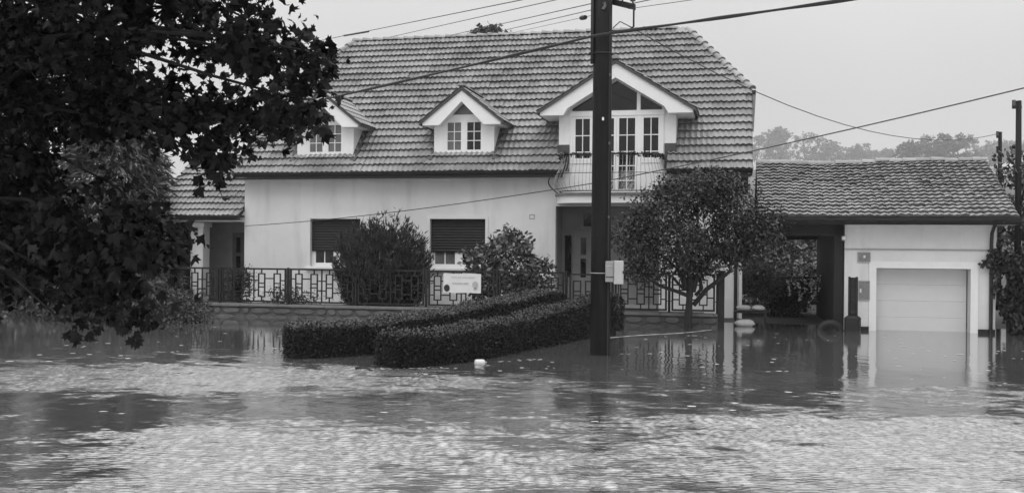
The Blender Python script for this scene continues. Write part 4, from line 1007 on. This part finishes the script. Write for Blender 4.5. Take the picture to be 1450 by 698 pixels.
# planting seen through the passage
bush('passage_shrub', 'grey-green shrub beside the house corner seen under the garage roof', at(8.0, 2.8, 0), [(0, 0, .8, .8, .6, .8), (-.5, .3, 1.2, .6, .5, .6), (.6, 0, .5, .6, .5, .5)], 4500, .10, M['garden'])
wb = at(8.6, 1.2, 0)
tree('blossom_shrub', 'shrub with white blossom spikes seen through the passage beside the garage', 'bush', wb, [(0, 0, .6, .5, .4, .6), (.3, 0, .9, .3, .3, .35), (-.5, 0, .4, .4, .3, .4)], 2600, .08, 'oval', M['ivy'], .3, .03, .09, 12, droop=0)
P = []
for k in range(14):
    x, z = RNG.uniform(-.45, .55), RNG.uniform(.55, 1.15)
    for j in range(9): P.append((x + .012 * j * (1 if k % 2 else -1) + RNG.normal(0, .02), -.42 + RNG.normal(0, .03), z + .025 * j))
P = np.array(P); leaves('blossom', P, rand_dirs(len(P)), rand_dirs(len(P)), np.full(len(P), .08), 'tuft', M['flower'], bpy.data.objects['blossom_shrub'])['kind'] = 'stuff'
for i, (a, b, s, lab) in enumerate(((7.5, 9, 1.0, 'pale bushy garden tree behind the passage, beside the house wall'), (10.0, 10.5, 1.15, 'pale bushy garden tree behind the passage, middle of the three'), (12.6, 9.6, 1.1, 'pale bushy garden tree behind the passage, beside the garage'))):
    tree('garden_tree', lab, 'tree', at(a, b, 0), [(0, 0, 1.7 * s, 1.5, 1.1, 1.6 * s), (.7, 0, 2.9 * s, 1.2, 1., 1.1), (-.8, .2, 2.5 * s, 1.1, 1., 1.1), (0, -.4, .7, 1.7, .8, .8)], 6000, .20, 'oval', M['garden'], 1.0, .08, .2, 14, 'garden trees behind the passage', droop=.1, upn=1.2, twigs=False)
ar = empty('garden_arch', at(8.62, 1.9, 0), HRZ); tag(ar, 'bent metal tube frame standing in the passage beside the garage', 'garden frame')
MB().tube([(-.72, 0, -.2), (-.72, 0, 1.18), (-.66, 0, 1.25), (.66, 0, 1.25), (.72, 0, 1.18), (.72, 0, -.2)], .032, 8).build('tube', M['metal'], ar, True)
MB().tube([(-.72, 0, .45), (.72, 0, .45)], .018, 6).build('crossbar', M['iron'], ar)

# ivy-covered corner right of the garage
iv = empty('ivy', at(13.5, -3.1, -.2), HRZ); tag(iv, 'dark ivy bank growing up the right corner of the garage', 'ivy')
n = 9000; P = np.stack([RNG.uniform(-.12, 3.0, n), RNG.normal(0, .14, n) - .05, RNG.uniform(0, 1, n) ** .9 * 2.25], 1)
P[:, 0] += .12 * np.sin(P[:, 2] * 5) ; P[:, 1] += -.15 * np.sin(P[:, 0] * 3) - .1 * np.sin(P[:, 2] * 4 + P[:, 0] * 2)
T = RNG.normal(0, .5, P.shape); T[:, 2] -= .8; leaves('foliage', P, T, RNG.normal(0, .5, P.shape) + np.array([0, -1, .3]), RNG.uniform(.09, .16, n), 'oval', M['ivy'], iv)
n = 260; tt = RNG.uniform(0, 1, n); P = np.stack([-.15 - .55 * tt ** .7 * RNG.uniform(.3, 1, n), np.full(n, -.02) + RNG.normal(0, .03, n), 2.15 + .1 * np.sin(tt * 5) + RNG.normal(0, .05, n) - .1 * tt], 1)
n2 = 90; P2 = np.stack([-.14 - RNG.uniform(0, .28, n2), RNG.normal(-.0, .03, n2), np.where(RNG.uniform(0, 1, n2) < .5, 1.75, 1.35) + RNG.normal(0, .07, n2) * 1.2], 1); P = np.vstack([P, P2])
leaves('tendrils', P, RNG.normal(0, .5, P.shape) - np.array([0, 0, .6]), RNG.normal(0, .5, P.shape) + np.array([0, -1, .3]), RNG.uniform(.06, .11, len(P)), 'maple', M['ivy'], iv)
mb = MB(); mb.box(-.02, 3.2, .10, .16, 0, 2.2)
mb2 = MB()
for k in range(14): mb2.tube(bent((.1 + k * .2, .02, 0), (.1 + k * .2 + RNG.normal(0, .2), .05, 2.1), 0, 5, .05), .014, 5)
mb2.build('stems', M['bark'], iv); mb.build('wall_behind', M['mortar'], iv)
tree('roadside_tree', 'leafy tree beside the tall thin pole at the right edge', 'tree', at(15.1, .5, 0), [(0, 0, 3.1, 1.0, .9, 1.0), (.7, 0, 4.2, 1.0, .9, .9), (-.5, 0, 4.5, .7, .7, .6), (1.4, 0, 2.6, 1.1, .9, 1.1), (-.4, 0, 2.2, .8, .8, .8), (.6, .2, 5.0, .7, .6, .5)], 6000, .15, 'oval', M['shrub'], 1.5, .1, .15, 14, droop=.2)
def thin_pole(label, base, h, r, arm):
    o = empty('thin_pole', base); tag(o, label, 'pole', 'thin wooden poles behind the garage')
    MB().tube([(0, 0, -.5), (.01, 0, h * .5), (0, 0, h)], [r * 1.15, r, r * .85], 10).build('shaft', M['pole'], o, True)
    MB().box(-arm, arm * .4, -.04, .04, h - .22, h - .14).build('crossarm', M['wood'], o)
    mb = MB(); mb.tube([(-arm * .8, 0, h - .14), (-arm * .8, 0, h + .02)], .05, 6); mb.build('insulator', M['porcelain'], o)
w = W(1441, 330, 27.6); thin_pole('tall thin pole at the right edge behind the garage roof', (w.x, w.y, 0), W(1441, 143, 27.6).z, .085, .17)
w = W(1415, 330, 36); thin_pole('short thin far pole where the drooping wire ends', (w.x, w.y, 0), W(1415, 187, 36).z, .075, .12)

# far wood above the garage roof, tree behind the ridge
FT = [(1078, 198, 1500, 46, 30, 'dim far tree just right of the big roof'), (1140, 206, 1400, 52, 26, 'dim far tree, second right of the big roof'), (1198, 215, 1450, 36, 18, 'low dim far tree above the middle of the garage roof'), (1238, 220, 1500, 30, 12, 'lowest dim far tree above the garage roof'),
      (1292, 212, 1050, 42, 22, 'darker far tree above the right half of the garage roof'), (1345, 205, 1000, 48, 28, 'tallest darker far tree with spiky top above the garage ridge end'), (1405, 208, 1400, 44, 24, 'dim far tree between the garage and the small pole'), (1452, 215, 1300, 44, 26, 'dim far tree at the right edge behind the tall thin pole')]
for px, py, Y, rw, rh, lab in FT:
    c = W(px, py, Y); m_ = Y / F; gz = max(0, (Y - 160) * .085); z = c.z - gz; lob = []
    for k in range(11):
        x_ = RNG.uniform(-.85, .85); lob.append((x_ * rw * m_, RNG.uniform(-6, 6), z + (RNG.uniform(-.75, .45) - .35 * x_ * x_) * rh * m_, rw * m_ * RNG.uniform(.22, .40), 9, rh * m_ * RNG.uniform(.22, .48)))
    lob += [(RNG.uniform(-.6, .6) * rw * m_, 0, z - (1.2 + k) * rh * m_, rw * m_ * .9, 9, rh * m_ * .8) for k in range(2)]
    tree('far_tree', lab, 'tree', (c.x, Y, gz), lob, 4600, 1.7 * Y / 700, 'tuft', M['far'], max(1.5, z * .6), .5, .9 * Y / 700, 12, 'far wood above the garage', droop=0, twigs=False)
mb = MB()
c = W(692, 47, 56)
tree('tree_behind_house', 'treetop just showing over the house ridge', 'tree', (c.x, c.y, 0), [(0, 0, c.z - .55, 1.3, 1, .7), (.7, 0, c.z - .75, .7, .8, .6), (-.7, 0, c.z - .9, .7, .8, .6), (0, 0, c.z - 2, 1.5, 1.2, 1.2)], 6000, .26, 'tuft', M['far'], c.z - 2.5, .2, .2, 12, droop=0, twigs=False)

# ================================================================== things at the water's edge
sk = 0
def sack(mb, cx, cy, z, l, w, h, rz, seed):
    r = random.Random(seed); n = 12; R = Matrix.Translation((cx, cy, z)) @ Matrix.Rotation(rz, 4, 'Z'); rows = 5; vs = []
    for j in range(rows + 1):
        v = j / rows; e = math.sin(PI * (.08 + .84 * v)) ** .5
        for k in range(n):
            t = 2 * PI * k / n; cx_ = math.copysign(abs(math.cos(t)) ** .6, math.cos(t)); cy_ = math.copysign(abs(math.sin(t)) ** .6, math.sin(t))
            vs.append(R @ Vector((l / 2 * e * cx_ * r.uniform(.94, 1.05), w / 2 * e * cy_ * r.uniform(.94, 1.05), h * v * r.uniform(.96, 1.05))))
    fs = [tuple(range(n - 1, -1, -1)), tuple(range(rows * n, rows * n + n))] + [(j * n + k, j * n + (k + 1) % n, j * n + n + (k + 1) % n, j * n + n + k) for j in range(rows) for k in range(n)]
    mb.add(vs, fs); return mb
def ball(a, b, z): return Vector((0, 0, 0))
tb = empty('low_table', at(7.2, -2.0, -.1), HRZ); tag(tb, 'low dark garden table at the passage mouth carrying white sacks', 'table')
MB().cbox(-.45, .45, -.25, .25, .44, .49, .01).build('table_top', M['wood'], tb)
for x in (-.40, .40):
    for y in (-.2, .2): MB().box(x - .025, x + .025, y - .025, y + .025, -.2, .438).build('leg', M['wood'], tb)
for (a, b, z, l, lab) in ((7.02, -2.02, .395, .40, 'crumpled white sack on the low table, beside the house corner'), (7.42, -1.98, .395, .36, 'crumpled white sack on the low table, on the side nearer the garage')):
    c = L(a, b, z); o = sack(MB(), 0, 0, 0, l, .34, .15, 0, int(a * 100)).build('white_sack', M['bag'], None, True); o.location = c; o.rotation_euler = (0, 0, HRZ); tag(o, lab, 'sack', 'white sacks in the passage')
c = L(7.05, -2.5, -.02); o = sack(MB(), 0, 0, 0, .55, .34, .20, 0, 5).build('white_sack', M['bag'], None, True); o.location = c; o.rotation_euler = (0, 0, HRZ); tag(o, 'larger white sack lying on the wet ground below the low table', 'sack', 'white sacks in the passage')
# open driveway gate seen edge-on, with its base block
gl = empty('driveway_gate', at(9.72, -3.55, -.4), HRZ - .25); tag(gl, 'dark slatted driveway gate standing open beside the garage door', 'gate')
for x in (-.11, .07): MB().cbox(x, x + .05, -.05, .05, .3, 1.80, .008).build('stile', M['wood'], gl)
for k in range(8): MB().slab([(-.055, -.03, .55 + k * .15), (.065, -.03, .55 + k * .15), (.065, -.012, .69 + k * .15), (-.055, -.012, .69 + k * .15)], (0, .012, .002)).build('slat', M['wood'], gl)
MB().box(-.058, .068, .022, .04, .5, 1.78).build('board', M['wood'], gl)
MB().cbox(-.19, .19, -.16, .16, -.3, .80, .05).build('base_block', M['wood'], gl)
ty = empty('tyre', at(9.18, -3.40, -.17), HRZ); tag(ty, 'old dark tyre half under water beside the open driveway gate', 'tyre')
mb = MB(); ns, nr_ = 28, 8
for i in range(ns):
    t = 2 * PI * i / ns
    for k in range(nr_): q = 2 * PI * k / nr_; rr_ = .27 + .085 * math.cos(q); mb.v.append((rr_ * math.cos(t), .085 * math.sin(q), .1 + rr_ * math.sin(t)))
for i in range(ns):
    for k in range(nr_): i2, k2 = (i + 1) % ns, (k + 1) % nr_; mb.f.append((i * nr_ + k, i2 * nr_ + k, i2 * nr_ + k2, i * nr_ + k2))
mb.build('tread', M['rubber'], ty, True)
mb = MB(); mb.tube([(.195 * math.cos(2 * PI * k / 24), -.045, .1 + .195 * math.sin(2 * PI * k / 24)) for k in range(25)], .012, 5); mb.build('bead', M['rubber'], ty)
# drifting rubbish
bt = empty('floating_bottle', (-.55, 17.35, -.01), .15); bt.scale = (.8, .8, .8); tag(bt, 'white plastic canister floating against the nearer hedge', 'canister')
mb = MB(); mb.tube([(-.11, 0, .035), (-.10, 0, .035), (-.06, 0, .035), (.07, 0, .035), (.11, 0, .035), (.125, 0, .035)], [.03, .06, .07, .07, .055, .02], 12); mb.build('body', M['plastic'], bt, True)
MB().tube([(.126, 0, .035), (.16, 0, .035)], .02, 10).build('cap', M['meter2'], bt, True)
st = tag(MB().tube(bent((-2.55, 16.35, .02), (-2.2, 16.15, -.02), -.03, 4), [.02, .018, .015, .012, .008], 6).build('stick', M['wood']), 'dark stick floating at the near end of the nearer hedge', 'stick')
# scum lines and flecks of foam on the water
def fleck(mb, x, y, rx, ry, rr): n = 7; mb.add([(x + rx * rr.uniform(.6, 1.2) * math.cos(2 * PI * k / n), y + ry * rr.uniform(.6, 1.2) * math.sin(2 * PI * k / n), .006) for k in range(n)], [tuple(range(n))])
rr = random.Random(4); mb = MB()
for k in range(260):
    x, y = rr.uniform(-9, 11), rr.choice((rr.uniform(11, 25), rr.uniform(15, 24)))
    if -4.4 + (y - 17.4) * .58 - .2 < x < -1.2 + (y - 16.6) * .56 + .6 and y > 16: continue
    s = rr.uniform(.008, .03); fleck(mb, x, y, s * rr.uniform(1, 3.0), s * 1.6, rr)
for (c0, c1, n_) in (((-2.6, 16.3), (-1.0, 16.55), 40), ((-.35, 17.45), (.6, 18.2), 14)):
    for k in range(n_): t = rr.random(); fleck(mb, c0[0] + (c1[0] - c0[0]) * t + rr.gauss(0, .08), c0[1] + (c1[1] - c0[1]) * t + rr.gauss(0, .06), rr.uniform(.02, .06), .02, rr)
tag(mb.build('foam_flecks', M['foam']), 'pale foam flecks and scum drifting on the flood water', 'foam', kind='stuff')
mb = MB(); p, q = W(862, 478, 22.9), W(1012, 467, 25.5); rr = random.Random(9); pts = []
for k in range(31):
    t = k / 30; x = 2.27 + (5.15 - 2.27) * t; y = 22.85 + (25.5 - 22.85) * t + .10 * math.sin(t * 7) + .25 * t * (1 - t) * 4 * -1 * .3; wd = .05 + .03 * math.sin(k * 1.7) * rr.random(); mb.v += [(x, y - wd, .007), (x, y + wd, .007)]
mb.f += [(2 * k, 2 * k + 2, 2 * k + 3, 2 * k + 1) for k in range(30)]
tag(mb.build('foam_line', M['foam']), 'pale curved foam line on the water from the pole to the dark post', 'foam', kind='stuff')

# ================================================================== foreground maple, upper left
mp = empty('maple_tree', (-5.9, 7.2, -.6)); tag(mp, 'dark maple foliage hanging into the picture from the upper left, near the camera', 'tree')
BASE = Vector((-5.9, 7.2, -.6)); lob = []
for (px, py, Y, rx, ry, rd) in (
    (30, 40, 7.0, 95, 85, .8), (140, 40, 6.6, 95, 85, .8), (240, 10, 7.0, 75, 45, .6), (345, 25, 6.4, 62, 55, .5), (385, 80, 6.5, 60, 58, .45), (442, 98, 6.2, 36, 30, .3), (462, 78, 6.2, 18, 20, .2), (420, 140, 6.3, 40, 34, .3),
    (300, 150, 7.2, 70, 26, .4), (290, 70, 7.0, 30, 25, .3), (185, 130, 6.8, 85, 55, .6), (80, 140, 7.0, 100, 60, .7), (370, 165, 6.6, 50, 26, .35), (320, 195, 6.8, 45, 30, .35), (300, 228, 6.5, 18, 20, .2), (245, 180, 6.6, 42, 28, .35),
    (15, 220, 6.8, 60, 75, .7), (30, 320, 7.0, 90, 80, .7), (110, 335, 6.6, 80, 50, .6), (165, 375, 6.4, 62, 55, .5), (205, 345, 6.2, 42, 40, .4), (50, 395, 6.6, 70, 40, .5), (130, 415, 6.3, 58, 38, .4), (178, 445, 6.1, 32, 32, .26), (88, 455, 6.0, 18, 30, .2),
    (50, 235, 6.7, 28, 30, .3), (185, 312, 6.5, 42, 20, .3), (165, 265, 6.6, 16, 30, .2), 
    (60, -110, 7.0, 150, 90, 1.1), (240, -110, 6.8, 130, 80, 1.0), (390, -90, 6.4, 80, 60, .7), (150, -220, 7.2, 170, 90, 1.2), (-120, 0, 7.2, 130, 130, 1.2), (-130, 220, 7.2, 120, 130, 1.1), (-120, 380, 7.0, 110, 60, .9), (-300, 0, 7.4, 150, 200, 1.3), (-320, -260, 7.4, 220, 160, 1.5), (60, -60, 5.6, 120, 60, .5),
    (-200, -200, 4.2, 260, 120, .9), (100, -330, 4.4, 260, 120, .9), (330, -330, 4.8, 180, 100, .8), (-60, 120, 9.5, 150, 110, 1.2), (-40, 330, 9.8, 130, 90, 1.2), (-200, 200, 11.0, 160, 200, 1.4),
    (-500, -900, 3.2, 500, 150, 1.2), (-100, -1100, 3.0, 500, 160, 1.2), (350, -1000, 3.4, 380, 150, 1.1), (-900, -1900, 1.8, 800, 250, 1.3), (300, -2100, 1.7, 900, 300, 1.3), (-400, -500, 4.5, 350, 130, 1.0)):  # lobes above frame near the camera: unseen, added to shade the visible leaves
    c = W(px, py, Y); s = Y / F; lob.append((c.x - BASE.x, c.y - BASE.y, c.z - BASE.z, rx * s, rd, ry * s))
P, C, D, which = crown_points(lob, 39000, .085, 13); k = len(P)
T = D * .3 + rand_dirs(k) * .85; T[:, 2] -= .6
Nn = rand_dirs(k) * 1.0 + D * .3; Nn[:, 2] += .4
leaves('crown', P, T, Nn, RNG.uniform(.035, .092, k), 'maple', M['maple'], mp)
mb = MB(); mb.tube([(0, 0, -.4), (.05, 0, 1.2), (.0, .1, 2.6), (.1, .05, 4.4), (.05, 0, 6.2)], [.26, .22, .19, .14, .07], 12); mb.build('trunk', M['bark'], mp, True)
mb = MB()
hubs = [Vector((.0, .1, 2.4)), Vector((.05, .05, 3.2)), Vector((.1, .05, 4.2)), Vector((.06, 0, 5.2))]
for i, l in enumerate(lob):
    e = Vector(l[:3]); st_ = min(hubs, key=lambda h: abs(h.z - e.z + .2)); mb.tube(bent(st_, e, -.10 * (e - st_).length, 8, .07), [.034 * (1 - .8 * j / 8) for j in range(9)], 6)
for i in range(len(C)):
    st_ = Vector(lob[which[i]][:3]); mb.tube(bent(st_, Vector(C[i]), .04, 3, .02), [.010, .007, .005, .003], 4, False)
mb.build('limbs', M['bark'], mp, True)

# ================================================================== rain haze
me = MB().box(-1500, 1500, -300, 2300, -3.0, 250).mesh('haze'); hm = bpy.data.materials.new('rain_haze'); hm.use_nodes = True; t = hm.node_tree; t.nodes.clear()
ho = N(t, 'ShaderNodeOutputMaterial'); pv = N(t, 'ShaderNodeVolumePrincipled'); pv.inputs['Color'].default_value = (.95, .95, .95, 1); pv.inputs['Density'].default_value = HAZE; pv.inputs['Anisotropy'].default_value = 0.
t.links.new(pv.outputs[0], ho.inputs['Volume']); me.materials.append(hm); hz = link(bpy.data.objects.new('haze', me)); tag(hz, 'thin even rain haze lying over the whole place', 'haze', kind='stuff')
